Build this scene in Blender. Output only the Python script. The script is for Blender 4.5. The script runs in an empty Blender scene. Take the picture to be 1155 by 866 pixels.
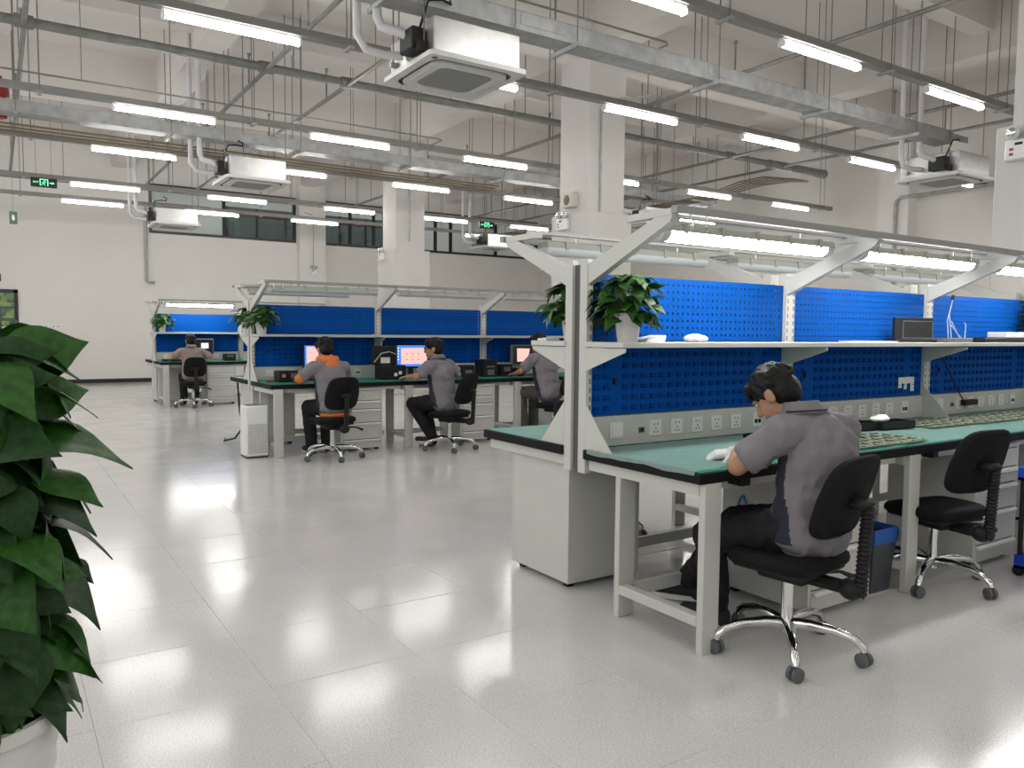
import bpy, bmesh, math, random
from mathutils import Vector, Matrix, Euler
import mathutils.noise as mnoise
random.seed(11)
SC = bpy.context.scene
COL = SC.collection
PI = math.pi
V = Vector

# ------------------------------------------------------------------ camera
def make_camera():
    yaw, pitch, roll, f = .5813, .0654, .0084, 885.43
    fw = V((math.sin(yaw)*math.cos(pitch), math.cos(yaw)*math.cos(pitch), -math.sin(pitch)))
    r = V((math.cos(yaw), -math.sin(yaw), 0)); u = r.cross(fw)
    r2 = r*math.cos(roll)+u*math.sin(roll); u2 = u*math.cos(roll)-r*math.sin(roll)
    cd = bpy.data.cameras.new('camera'); cd.sensor_width = 36; cd.lens = f/1155*36; cd.clip_end = 200; cd.clip_start = .05
    co = bpy.data.objects.new('camera', cd); COL.objects.link(co)
    m = Matrix((r2, u2, -fw)).transposed().to_4x4(); m.translation = V((0, 0, 1.36))
    co.matrix_world = m; SC.camera = co
make_camera()
CAM = V((0, 0, 1.36)); YAW = .5813

# ------------------------------------------------------------------ world, exposure, lights out of view
w = bpy.data.worlds.new('world'); SC.world = w; w.use_nodes = True
bg = w.node_tree.nodes['Background']; bg.inputs[0].default_value = (.75, .87, 1, 1); bg.inputs[1].default_value = 1.0
SC.view_settings.view_transform = 'Standard'; SC.view_settings.look = 'None'
SC.view_settings.exposure = 0.24; SC.view_settings.gamma = 1.0; SC.view_settings.use_curve_mapping = False
SC.cycles.use_denoising = True; SC.cycles.max_bounces = 8; SC.cycles.diffuse_bounces = 5; SC.cycles.sample_clamp_indirect = 6
TUBE_L = 37.0        # emission of the ceiling tubes
BENCH_L = 26.0        # emission of the lit bench lamps
ROWS = [4.83, 7.35, 10.71, 13.32, 16.75, 19.03]
def tube_area(x0, x1, y, share):
    ld = bpy.data.lights.new('ceiling_tube_light', 'AREA'); ld.shape = 'RECTANGLE'; ld.size = x1-x0; ld.size_y = .07
    ld.energy = PI*(x1-x0)*.07*TUBE_L*share; ld.color = (1, .985, .95)
    o = bpy.data.objects.new('ceiling_tube_light', ld); COL.objects.link(o); o.location = ((x0+x1)/2, y, 4.0)
for y in (1.4, -1.1, -4.4):                       # the rows behind the photographer
    tube_area(-2, 14.5, y, .32)
tube_area(1.3, 2.4, 4.83, 1); tube_area(11, 14.5, 4.83, .7)
for y in ROWS:                                    # the rows go on to the left of the frame
    tube_area(-1.6, .3, y, .6)

def fill_panel(loc, rot, sx, sz, e):             # unseen fill light added behind and left of the camera to lift the ceiling
    ld = bpy.data.lights.new('window_daylight', 'AREA'); ld.shape = 'RECTANGLE'; ld.size = sx; ld.size_y = sz; ld.energy = e; ld.color = (.97, .99, 1)
    o = bpy.data.objects.new('window_daylight', ld); COL.objects.link(o); o.location = loc; o.rotation_euler = rot
fill_panel((-3.1, 8, 3.4), (PI/2, 0, -PI/2), 26, 3.6, 330)
fill_panel((6, -6.4, 3.4), (PI/2, 0, 0), 16, 3.6, 50)

# ------------------------------------------------------------------ materials
def mat(name, col, rough=.5, metal=0, noise=None, bump=0, emit=None, spec=.5, alpha=1, bscale=60, coat=0):
    m = bpy.data.materials.new(name); m.use_nodes = True; nt = m.node_tree; p = nt.nodes['Principled BSDF']
    p.inputs['Base Color'].default_value = (*col, 1); p.inputs['Roughness'].default_value = rough
    p.inputs['Metallic'].default_value = metal; p.inputs['Specular IOR Level'].default_value = spec
    p.inputs['Alpha'].default_value = alpha; p.inputs['Coat Weight'].default_value = coat
    if emit: p.inputs['Emission Color'].default_value = (*emit[0], 1); p.inputs['Emission Strength'].default_value = emit[1]
    if noise or bump:
        tc = nt.nodes.new('ShaderNodeTexCoord')
    if noise:
        amt, sc = noise
        n = nt.nodes.new('ShaderNodeTexNoise'); n.inputs['Scale'].default_value = sc; n.inputs['Detail'].default_value = 4
        nt.links.new(tc.outputs['Object'], n.inputs['Vector'])
        r = nt.nodes.new('ShaderNodeValToRGB'); r.color_ramp.elements[0].position = .3; r.color_ramp.elements[1].position = .7
        r.color_ramp.elements[0].color = (*[max(0, c*(1-amt)) for c in col], 1); r.color_ramp.elements[1].color = (*[min(1, c*(1+amt)) for c in col], 1)
        nt.links.new(n.outputs['Fac'], r.inputs[0]); nt.links.new(r.outputs[0], p.inputs['Base Color'])
    if bump:
        n2 = nt.nodes.new('ShaderNodeTexNoise'); n2.inputs['Scale'].default_value = bscale; n2.inputs['Detail'].default_value = 3
        nt.links.new(tc.outputs['Object'], n2.inputs['Vector'])
        b = nt.nodes.new('ShaderNodeBump'); b.inputs['Strength'].default_value = bump; b.inputs['Distance'].default_value = .01
        nt.links.new(n2.outputs['Fac'], b.inputs['Height']); nt.links.new(b.outputs[0], p.inputs['Normal'])
    return m
M = {}
M['wall'] = mat('wall_paint', (.72, .70, .665), .85, noise=(.02, 1.2), bump=.03)
M['ceil'] = mat('ceiling_paint', (.64, .61, .575), .9, noise=(.05, .5))
M['column'] = mat('column_paint', (.60, .582, .555), .8, noise=(.02, 2))
M['grout'] = mat('tile_joint', (.36, .355, .345), .7)
M['black_base'] = mat('black_baseboard', (.012, .012, .012), .5)
M['frame_black'] = mat('black_window_frame', (.012, .013, .015), .4)
M['bench'] = mat('bench_enamel', (.56, .56, .525), .45, noise=(.02, 5))
M['rail_grey'] = mat('grey_aluminium_rail', (.30, .30, .285), .5, .2)
M['gap_shade'] = mat('painted_gap_shade', (.10, .10, .10), .7)  # dark tone painted for the shade inside slots and gaps
M['blue'] = mat('blue_enamel', (.0015, .075, .36), .5, noise=(.05, 3), spec=.05)
M['blue_shade'] = mat('louvre_shade_blue', (.0008, .015, .075), .7, spec=.05)  # darker copy of the blue, stands in for shade around the louvres
M['top_black'] = mat('black_rubber_edge', (.009, .009, .010), .6, spec=.15)
M['green'] = mat('green_antistatic_mat', (.012, .235, .17), .4, spec=.3, noise=(.08, 8))
M['white'] = mat('white_plastic', (.76, .76, .74), .4)
M['dark'] = mat('dark_plastic', (.010, .010, .011), .5, spec=.3)
M['black_fab'] = mat('black_fabric', (.009, .009, .010), .85, spec=.2, noise=(.3, 90), bump=.25, bscale=220)
M['black_pl'] = mat('black_rough_plastic', (.011, .011, .012), .55, spec=.3)
M['chrome'] = mat('chrome', (.72, .72, .72), .12, 1)
M['castergrey'] = mat('caster_grey', (.10, .105, .115), .55)
M['galv'] = mat('galvanised_steel', (.40, .405, .40), .6, .5, noise=(.18, 7))
M['pipe'] = mat('zinc_pipe', (.22, .22, .205), .5, .5, noise=(.15, 10))
M['rod'] = mat('threaded_rod', (.22, .215, .2), .55, .5)
M['trunk'] = mat('trunking_grey', (.27, .265, .25), .5, .3, noise=(.06, 6))
M['tube'] = mat('lit_tube', (1, 1, 1), .4, emit=((1, .985, .955), TUBE_L))
M['benchtube'] = mat('lit_bench_tube', (1, 1, 1), .4, emit=((1, .99, .97), BENCH_L))
M['unlit'] = mat('unlit_frosted_diffuser', (.62, .64, .62), .3)
M['lamp_house'] = mat('lamp_housing_grey', (.36, .38, .33), .5)
M['ac_white'] = mat('air_conditioner_panel', (.62, .615, .595), .5)
M['ac_grille'] = mat('air_conditioner_grille', (.24, .24, .235), .6, noise=(.1, 200))
M['steelbox'] = mat('bright_sheet_steel', (.52, .52, .51), .42, .8, noise=(.07, 9))
M['lagging'] = mat('white_pipe_lagging', (.62, .61, .61), .6, bump=.4, bscale=40)
M['leaf'] = mat('pothos_leaf', (.022, .088, .010), .45, spec=.3, noise=(.4, 9), bump=.12, bscale=30)
M['leaf_dark'] = mat('pothos_leaf_dark', (.010, .045, .007), .48, spec=.3, noise=(.35, 9), bump=.12, bscale=30)
M['stem'] = mat('green_stem', (.06, .13, .03), .5)
M['pot'] = mat('white_plant_pot', (.70, .69, .67), .35)
M['soil'] = mat('soil', (.03, .02, .013), .9)
M['skin'] = mat('skin', (.40, .215, .13), .5, noise=(.08, 14), bump=.05)
M['hair'] = mat('black_hair', (.005, .0045, .0045), .5, noise=(.4, 60), bump=.3, bscale=70, spec=.25)
M['shirt'] = mat('grey_work_shirt', (.185, .172, .188), .85, noise=(.05, 9), bump=.12, bscale=14)
M['shirt_beige'] = mat('beige_work_shirt', (.25, .20, .175), .85, noise=(.05, 9), bump=.12, bscale=14)
M['navy'] = mat('navy_cloth', (.018, .02, .032), .85, bump=.1, bscale=20)
M['trouser'] = mat('dark_trousers', (.017, .015, .018), .85, spec=.2, noise=(.15, 12), bump=.2, bscale=16)
M['trouser_grey'] = mat('grey_green_trousers', (.07, .068, .062), .85, bump=.2, bscale=16)
M['orange'] = mat('orange_hoodie', (.62, .17, .045), .85, bump=.15, bscale=25)
M['glove'] = mat('white_knit_glove', (.62, .62, .62), .85, bump=.5, bscale=160)
M['shoe'] = mat('navy_canvas_shoe', (.012, .013, .02), .8)
M['sole'] = mat('white_rubber_sole', (.6, .59, .57), .6)
M['lens'] = mat('dark_spectacle_frame', (.01, .01, .01), .3)
M['screen_pink'] = mat('screen_pink', (.02, .02, .02), .3, emit=((1, .56, .5), .95))
M['screen_blue'] = mat('screen_blue_desktop', (.02, .02, .02), .3, emit=((.06, .28, 1), .9))
M['screen_white'] = mat('screen_white', (.02, .02, .02), .3, emit=((.95, .97, 1), 1.0))
M['screen_mark'] = mat('screen_marks', (.02, .02, .02), .3, emit=((.85, .2, .25), .5))
M['screen_off'] = mat('screen_off', (.02, .02, .022), .2)
M['monitor_grey'] = mat('monitor_grey', (.13, .125, .125), .5)
M['pcb'] = mat('green_circuit_board', (.12, .19, .095), .45, noise=(.4, 60))
M['chip'] = mat('black_chip', (.02, .02, .02), .4)
M['solder'] = mat('pale_component', (.45, .45, .36), .4)
M['paper'] = mat('white_paper', (.78, .78, .76), .7)
M['bluebag'] = mat('blue_bin_liner', (.02, .10, .42), .35)
M['binbody'] = mat('dark_grey_bin', (.06, .065, .075), .5)
M['crate'] = mat('bright_blue_crate', (.008, .06, .50), .4)
M['cable'] = mat('blue_cable', (.02, .18, .42), .4)
M['wirewhite'] = mat('clear_white_wire', (.55, .65, .8), .3)
M['red'] = mat('red_paint', (.30, .02, .02), .5)
M['exit_dark'] = mat('exit_sign_black_face', (.003, .012, .006), .4)
M['exit_green'] = mat('exit_sign_green_light', (0, .3, .1), .4, emit=((.05, 1, .35), 1.3))
M['exit_frame'] = mat('exit_sign_pale_green_light', (0, .3, .1), .4, emit=((.35, 1, .55), 1.4))
M['sign_green'] = mat('dull_green_sign', (.06, .12, .08), .5)
M['speaker'] = mat('cream_speaker', (.55, .53, .46), .6)
M['brown'] = mat('brown_speaker_cone', (.16, .11, .07), .7)
M['corr_dark'] = mat('dark_green_glazing', (.10, .13, .125), .25)
M['foliage_out'] = mat('sunlit_foliage', (.34, .52, .06), .8, noise=(.4, 3))
M['rust'] = mat('dark_red_strip', (.16, .03, .03), .6)
M['copper'] = mat('brown_cables', (.20, .16, .11), .6)
def floor_mat():
    m = bpy.data.materials.new('speckled_antistatic_tile'); m.use_nodes = True; nt = m.node_tree; p = nt.nodes['Principled BSDF']
    ge = nt.nodes.new('ShaderNodeNewGeometry')
    n = nt.nodes.new('ShaderNodeTexNoise'); n.inputs['Scale'].default_value = 170; n.inputs['Detail'].default_value = 2
    nt.links.new(ge.outputs['Position'], n.inputs['Vector'])
    r = nt.nodes.new('ShaderNodeValToRGB'); r.color_ramp.elements[0].position = .34; r.color_ramp.elements[1].position = .62
    r.color_ramp.elements[0].color = (.55, .54, .52, 1); r.color_ramp.elements[1].color = (.75, .74, .715, 1)
    nt.links.new(n.outputs['Fac'], r.inputs[0])
    n3 = nt.nodes.new('ShaderNodeTexNoise'); n3.inputs['Scale'].default_value = 2.2; n3.inputs['Detail'].default_value = 3
    nt.links.new(ge.outputs['Position'], n3.inputs['Vector'])
    mx = nt.nodes.new('ShaderNodeMix'); mx.data_type = 'RGBA'; mx.blend_type = 'MULTIPLY'; mx.inputs[0].default_value = .16
    nt.links.new(r.outputs[0], mx.inputs[6]); nt.links.new(n3.outputs['Fac'], mx.inputs[7]); nt.links.new(mx.outputs[2], p.inputs['Base Color'])
    r2 = nt.nodes.new('ShaderNodeMapRange'); r2.inputs[3].default_value = .09; r2.inputs[4].default_value = .20
    nt.links.new(n3.outputs['Fac'], r2.inputs[0]); nt.links.new(r2.outputs[0], p.inputs['Roughness'])
    n2 = nt.nodes.new('ShaderNodeTexNoise'); n2.inputs['Scale'].default_value = 9; n2.inputs['Detail'].default_value = 4
    nt.links.new(ge.outputs['Position'], n2.inputs['Vector'])
    b = nt.nodes.new('ShaderNodeBump'); b.inputs['Strength'].default_value = .035; b.inputs['Distance'].default_value = .02
    nt.links.new(n2.outputs['Fac'], b.inputs['Height']); nt.links.new(b.outputs[0], p.inputs['Normal'])
    p.inputs['Specular IOR Level'].default_value = .5
    return m
M['tile'] = floor_mat()
def glass_mat():
    m = bpy.data.materials.new('window_glass'); m.use_nodes = True; nt = m.node_tree
    for n in list(nt.nodes): nt.nodes.remove(n)
    o = nt.nodes.new('ShaderNodeOutputMaterial'); t = nt.nodes.new('ShaderNodeBsdfTransparent'); g = nt.nodes.new('ShaderNodeBsdfGlossy')
    t.inputs[0].default_value = (.86, .9, .9, 1); g.inputs['Roughness'].default_value = .02
    fr = nt.nodes.new('ShaderNodeFresnel'); fr.inputs[0].default_value = 1.7
    mx = nt.nodes.new('ShaderNodeMixShader'); nt.links.new(fr.outputs[0], mx.inputs[0]); nt.links.new(t.outputs[0], mx.inputs[1]); nt.links.new(g.outputs[0], mx.inputs[2])
    nt.links.new(mx.outputs[0], o.inputs[0]); return m
M['glass'] = glass_mat()
def film_mat():
    m = bpy.data.materials.new('clear_plastic_film'); m.use_nodes = True; nt = m.node_tree
    for n in list(nt.nodes): nt.nodes.remove(n)
    o = nt.nodes.new('ShaderNodeOutputMaterial'); t = nt.nodes.new('ShaderNodeBsdfTransparent'); p = nt.nodes.new('ShaderNodeBsdfPrincipled')
    p.inputs['Base Color'].default_value = (.42, .56, .54, 1); p.inputs['Roughness'].default_value = .32
    mx = nt.nodes.new('ShaderNodeMixShader'); mx.inputs[0].default_value = .45
    nt.links.new(t.outputs[0], mx.inputs[1]); nt.links.new(p.outputs[0], mx.inputs[2]); nt.links.new(mx.outputs[0], o.inputs[0]); return m
M['film'] = film_mat()

# ------------------------------------------------------------------ mesh helpers
class MB:
    def __init__(s): s.v = []; s.f = []; s.mi = []; s.m = 0
    def add(s, vs, fs):
        o = len(s.v); s.v += [tuple(v) for v in vs]; s.f += [tuple(i+o for i in f) for f in fs]; s.mi += [s.m]*len(fs); return s
    def box(s, x0, y0, z0, x1, y1, z1, c=0):
        x0, x1 = min(x0, x1), max(x0, x1); y0, y1 = min(y0, y1), max(y0, y1); z0, z1 = min(z0, z1), max(z0, z1)
        if c <= 0:
            vs = [(x, y, z) for z in (z0, z1) for y in (y0, y1) for x in (x0, x1)]
            return s.add(vs, [(0, 2, 3, 1), (4, 5, 7, 6), (0, 1, 5, 4), (2, 6, 7, 3), (0, 4, 6, 2), (1, 3, 7, 5)])
        c = min(c, (x1-x0)*.45, (y1-y0)*.45, (z1-z0)*.45); vs = []; idx = {}
        L = ((x0, x1), (y0, y1), (z0, z1))
        for sx in (0, 1):
            for sy in (0, 1):
                for sz in (0, 1):
                    sg = (sx, sy, sz)
                    for a in range(3):
                        p = [L[k][sg[k]]+(0 if k == a else (c if sg[k] == 0 else -c)) for k in range(3)]
                        idx[sg, a] = len(vs); vs.append(p)
        fs = []
        for a in range(3):
            b, d = (a+1) % 3, (a+2) % 3
            for q in (0, 1):
                def sg(i, j): t = [0]*3; t[a] = q; t[b] = i; t[d] = j; return tuple(t)
                l = [idx[sg(i, j), a] for i, j in ((0, 0), (1, 0), (1, 1), (0, 1))]
                fs.append(l if q else l[::-1])
            for i in (0, 1):
                for j in (0, 1):
                    def s2(k): t = [0]*3; t[a] = k; t[b] = i; t[d] = j; return tuple(t)
                    l = [idx[s2(0), b], idx[s2(1), b], idx[s2(1), d], idx[s2(0), d]]
                    fs.append(l if (i == j) else l[::-1])
        for sx in (0, 1):
            for sy in (0, 1):
                for sz in (0, 1):
                    l = [idx[(sx, sy, sz), a] for a in range(3)]
                    fs.append(l if (sx+sy+sz) % 2 else l[::-1])
        return s.add(vs, fs)
    def tube(s, pts, r, n=8, cap=True):
        pts = [V(p) for p in pts]; rs = r if isinstance(r, (list, tuple)) else [r]*len(pts); vs = []; fs = []
        up = None
        for i, p in enumerate(pts):
            d = (pts[min(i+1, len(pts)-1)]-pts[max(i-1, 0)]).normalized()
            if up is None:
                up = V((0, 0, 1)) if abs(d.z) < .9 else V((1, 0, 0))
            a = d.cross(up).normalized(); b = a.cross(d).normalized(); up = b
            for k in range(n):
                t = 2*PI*k/n; vs.append(p+a*(rs[i]*math.cos(t))+b*(rs[i]*math.sin(t)))
        for i in range(len(pts)-1):
            for k in range(n):
                fs.append((i*n+k, i*n+(k+1) % n, (i+1)*n+(k+1) % n, (i+1)*n+k))
        if cap: fs += [tuple(range(n))[::-1], tuple(range((len(pts)-1)*n, len(pts)*n))]
        return s.add(vs, fs)
    def lathe(s, prof, c=(0, 0, 0), n=20, capb=True, capt=True):
        vs = [(c[0]+r*math.cos(2*PI*k/n), c[1]+r*math.sin(2*PI*k/n), c[2]+z) for r, z in prof for k in range(n)]
        fs = [(i*n+k, i*n+(k+1) % n, (i+1)*n+(k+1) % n, (i+1)*n+k) for i in range(len(prof)-1) for k in range(n)]
        if capb: fs.append(tuple(range(n))[::-1])
        if capt: fs.append(tuple(range((len(prof)-1)*n, len(prof)*n)))
        return s.add(vs, fs)
    def prism(s, poly, axis, a, b):
        def P(u, v, w): return {'x': (w, u, v), 'y': (u, w, v), 'z': (u, v, w)}[axis]
        n = len(poly); vs = [P(u, v, a) for u, v in poly]+[P(u, v, b) for u, v in poly]
        return s.add(vs, [tuple(range(n))[::-1], tuple(range(n, 2*n))]+[(i, (i+1) % n, n+(i+1) % n, n+i) for i in range(n)])
    def ell(s, c, r, rot=None, nu=14, nv=9):
        vs = []; R = rot or Matrix.Identity(3)
        for j in range(1, nv):
            t = PI*j/nv
            for k in range(nu):
                a = 2*PI*k/nu; vs.append(V(c)+R @ V((r[0]*math.sin(t)*math.cos(a), r[1]*math.sin(t)*math.sin(a), r[2]*math.cos(t))))
        vs += [V(c)+R @ V((0, 0, r[2])), V(c)+R @ V((0, 0, -r[2]))]; o = (nv-1)*nu; fs = []
        for j in range(nv-2):
            for k in range(nu): fs.append((j*nu+k, (j+1)*nu+k, (j+1)*nu+(k+1) % nu, j*nu+(k+1) % nu))
        for k in range(nu):
            fs.append((o, k, (k+1) % nu)); fs.append((o+1, (nv-2)*nu+(k+1) % nu, (nv-2)*nu+k))
        return s.add(vs, fs)
    def cone(s, a, b, ra, rb, n=12):          # round cone = tapered limb
        a, b = V(a), V(b); d = (b-a).normalized(); pts = [a-d*ra*k for k in (.95, .7, .35)]+[a]+[a.lerp(b, k) for k in (.33, .66)]+[b]+[b+d*rb*k for k in (.35, .7, .95)]
        rs = [ra*k for k in (.31, .71, .94)]+[ra]+[ra+(rb-ra)*k for k in (.33, .66)]+[rb]+[rb*k for k in (.94, .71, .31)]
        return s.tube(pts, rs, n)
    def mesh(s, name, mats):
        me = bpy.data.meshes.new(name); me.from_pydata(s.v, [], s.f)
        for m in mats: me.materials.append(M[m] if isinstance(m, str) else m)
        if any(s.mi): me.polygons.foreach_set('material_index', s.mi)
        bm = bmesh.new(); bm.from_mesh(me); bmesh.ops.recalc_face_normals(bm, faces=bm.faces); bm.to_mesh(me); bm.free()
        return me
    def build(s, name, mats, parent=None, smooth=False, loc=None):
        if isinstance(mats, str): mats = [mats]
        return link(name, s.mesh(name, mats), parent, smooth, loc)
def link(name, me, parent=None, smooth=False, loc=None):
    if smooth:
        me.polygons.foreach_set('use_smooth', [True]*len(me.polygons))
        if smooth != 'full':
            try: me.set_sharp_from_angle(angle=math.radians(42))
            except Exception: pass
    o = bpy.data.objects.new(name, me); COL.objects.link(o)
    if parent is not None: o.parent = parent
    if loc: o.location = loc
    return o
def tag(o, label, cat, group=None):
    o['label'] = label; o['category'] = cat
    if group: o['group'] = group
    return o
def thing(name, label, cat, loc=(0, 0, 0), rz=0, group=None):
    o = bpy.data.objects.new(name, None); COL.objects.link(o); o.location = loc; o.rotation_euler = (0, 0, rz); o.empty_display_size = .1
    return tag(o, label, cat, group)
def struct(o): o['kind'] = 'structure'; return o
def copy_tree(o, parent=None):
    c = o.copy(); COL.objects.link(c); c.parent = parent
    for ch in list(o.children): copy_tree(ch, c)
    return c
ORD = ['first', 'second', 'third', 'fourth', 'fifth', 'sixth', 'seventh', 'eighth', 'ninth', 'tenth']

# ------------------------------------------------------------------ room shell
XW, YB, YF, XL, ZC = 15.8, 22.35, -6.5, -3.2, 6.2
base = struct(MB().box(XL, YF, -.05, XW, YB+3.4, -.006).build('floor', 'grout'))
def tile_mb(): 
    h = .2996; c = .0010; m = MB()
    m.add([(-h, -h, -c), (h, -h, -c), (h, h, -c), (-h, h, -c), (-h+c, -h+c, 0), (h-c, -h+c, 0), (h-c, h-c, 0), (-h+c, h-c, 0), (-h, -h, -.006), (h, -h, -.006), (h, h, -.006), (-h, h, -.006)],
          [(4, 5, 6, 7), (0, 1, 5, 4), (1, 2, 6, 5), (2, 3, 7, 6), (3, 0, 4, 7), (8, 9, 1, 0), (9, 10, 2, 1), (10, 11, 3, 2), (11, 8, 0, 3)])
    return m
tile_me = tile_mb().mesh('floor_tile', ['tile'])
near, rest = [], []
for i in range(-7, 26):
    for j in range(-16, 33):
        x, y = .8414+.6*i-.3, 2.9308+.6*j-.3
        if x < XL or x > XW or y < YF or y > YB: continue
        d = V((x, y, 0))-CAM; dep = d.x*math.sin(YAW)+d.y*math.cos(YAW); lat = d.x*math.cos(YAW)-d.y*math.sin(YAW)
        if dep > 1.7 and abs(lat) < .72*dep+.4: near.append((dep, x, y))
        else: rest.append((x, y))
near.sort(); rest += [(x, y) for _, x, y in near[300:]]
for _, x, y in near[:300]:
    o = bpy.data.objects.new('tile', tile_me); COL.objects.link(o); o.parent = base; o.location = (x, y, random.uniform(-.0006, 0))
    o.rotation_euler = (random.gauss(0, .0016), random.gauss(0, .0016), random.choice((0, PI/2, PI)))
mb = MB(); t0 = tile_mb()
for x, y in rest: mb.add([(a+x, b+y, c) for a, b, c in t0.v], t0.f)
o = mb.build('far_tiles', 'tile', base); o['kind'] = 'stuff'

struct(MB().box(XL, YF, ZC, XW, YB+3.4, ZC+.2).build('ceiling', 'ceil'))
struct(MB().box(XL-.2, YF, -.05, XL, YB, ZC).build('wall_left', 'wall'))
struct(MB().box(XL, YF-.2, -.05, XW, YF, ZC).build('wall_front', 'wall'))
wr = struct(MB().box(XW, YF, -.05, XW+.2, YB+3.4, ZC).build('wall_right', 'wall'))
MB().box(15.5, 9.05, 0, XW, 9.73, ZC).build('pilaster', 'wall', wr)
# back wall with window openings and a door opening
WZ0, WZ1 = 3.86, 5.13
wins = [(3.40, 7.25), (8.05, 10.02), (10.35, 15.68)]
mb = MB(); T = YB+.22
dx0, dx1, dz = -1.35, .47, 2.29
mb.box(XL, YB, -.05, dx0, T, WZ0); mb.box(dx0, YB, dz, dx1, T, WZ0); mb.box(dx1, YB, -.05, XW, T, WZ0)
mb.box(XL, YB, WZ1, XW, T, ZC)
xs = [XL]+[q for a in wins for q in a]+[XW]
for k in range(0, len(xs), 2): mb.box(xs[k], YB, WZ0, xs[k+1], T, WZ1)
wb = struct(mb.build('wall_back', 'wall'))
MB().box(7.28, YB-.26, 0, 8.04, YB, ZC).build('pilaster', 'wall', wb)
struct(MB().box(dx1+.03, YB-.02, 0, 7.2, YB, .1).build('baseboard_back', 'black_base'))
# windows: frames, mullions and panes
for k, ((a, b), mull) in enumerate(zip(wins, ([5.28], [8.9, 9.65], [11.75, 12.3, 14.0]))):
    wo = bpy.data.objects.new('window_%d' % (k+1), None); COL.objects.link(wo); wo['kind'] = 'structure'; wo.location = (a, YB, WZ0)
    W, H = b-a, WZ1-WZ0
    f = MB(); f.box(0, -.02, 0, W, .1, .07); f.box(0, -.02, H-.07, W, .1, H); f.box(0, -.02, .07, .07, .1, H-.07); f.box(W-.07, -.02, .07, W, .1, H-.07)
    f.build('frame', 'frame_black', wo)
    ed = [.07]+[m-a for m in mull]+[W-.07]
    for m in mull: MB().box(m-a-.035, -.01, .07, m-a+.035, .09, H-.07).build('mullion', 'frame_black', wo)
    for p, q in zip(ed[:-1], ed[1:]): MB().box(p+.02, .04, .07, q-.02, .05, H-.07).build('pane', 'glass', wo)
# the corridor behind the windows
cr = struct(MB().box(1.6, YB+3.2, -.05, XW, YB+3.4, ZC).build('wall_corridor', 'wall'))
for a, b in ((6.05, 12.6),):
    MB().box(a, YB+3.16, 3.2, b, YB+3.2, 5.2).build('dark_glazing', 'corr_dark', cr)
    for x in [a+.02+.92*i for i in range(8)]: MB().box(x, YB+3.12, 3.2, x+.06, YB+3.16, 5.2).build('mullion', 'frame_black', cr)
MB().box(3.3, YB+3.13, 5.03, 5.6, YB+3.2, 5.12).build('dark_red_strip', 'rust', cr); MB().box(6.0, YB+3.11, 4.95, 12.6, YB+3.12, 5.1).build('dark_red_strip', 'rust', cr)
ld = bpy.data.lights.new('corridor_light', 'AREA'); ld.shape = 'RECTANGLE'; ld.size = 12; ld.size_y = .1; ld.energy = 100
o = bpy.data.objects.new('corridor_light', ld); COL.objects.link(o); o.location = (9, YB+1.7, 5.9)
# glazed door with greenery outside
do = bpy.data.objects.new('door_1', None); COL.objects.link(do); do['kind'] = 'structure'; do.location = (dx0, YB, 0)
W = dx1-dx0; f = MB(); f.box(0, -.03, 0, .08, .15, dz); f.box(W-.08, -.03, 0, W, .15, dz); f.box(0, -.03, dz-.08, W, .15, dz); f.box(W/2-.05, 0, 0, W/2+.05, .1, dz); f.build('frame', 'frame_black', do)
for a, b in ((.08, W/2-.05), (W/2+.05, W-.08)): MB().box(a, .04, 0, b, .05, dz-.08).build('pane', 'glass', do)
rl = thing('terrace_railing', 'dark pergola railing outside the glazed door on the back wall', 'railing', (-1.2, YB+1.6, 0))
for z in (1.0, 1.55, 1.85): MB().box(-.6, 0, z, 2.4, .06, z+.07).build('rail', 'frame_black', rl)
for x in (-.2, .55, 1.25, 1.75): MB().box(x, -.02, 0, x+.09, .08, 1.9).build('post', 'frame_black', rl)
out = struct(MB().box(XL, YB+.23, -.3, 1.2, YB+8, -.06).build('ground_outside', 'grout'))
def bush(name, label, loc, n, R, lmat, cat='bush', size=.16):
    m = MB(); rnd = random.Random(n)
    for k in range(n):
        d = V((rnd.gauss(0, 1), rnd.gauss(0, 1), rnd.gauss(0, 1))).normalized()*rnd.uniform(.75, 1)
        c = V((d.x*R[0], d.y*R[1], R[2]+d.z*R[2])); a = V((rnd.gauss(0, 1), rnd.gauss(0, 1), rnd.gauss(0, 1))).normalized()*size; b = a.cross(d).normalized()*size*.5
        m.add([c-a, c+b, c+a, c-b], [(0, 1, 2, 3)])
    t = thing(name, label, cat, loc); o = m.build('foliage', lmat, t); o['kind'] = 'stuff'
    MB().tube([(0, 0, 0), (0, 0, R[2]*1.4)], .06).build('stem', 'soil', t); return t
bush('garden_tree', 'sunlit yellow green tree crown beyond the glazed door', (-.6, YB+5.2, 1.2), 2600, (2.6, 1.0, 1.9), 'foliage_out', 'tree', .24)
bush('garden_bush', 'dark green bush low outside the glazed door', (-.2, YB+1.1, 0), 500, (1.0, .4, .75), 'leaf')
sun = bpy.data.lights.new('daylight', 'SUN'); sun.energy = 3.5; sun.angle = .02; so = bpy.data.objects.new('daylight', sun); COL.objects.link(so); so.rotation_euler = (math.radians(50), 0, math.radians(150))

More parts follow.
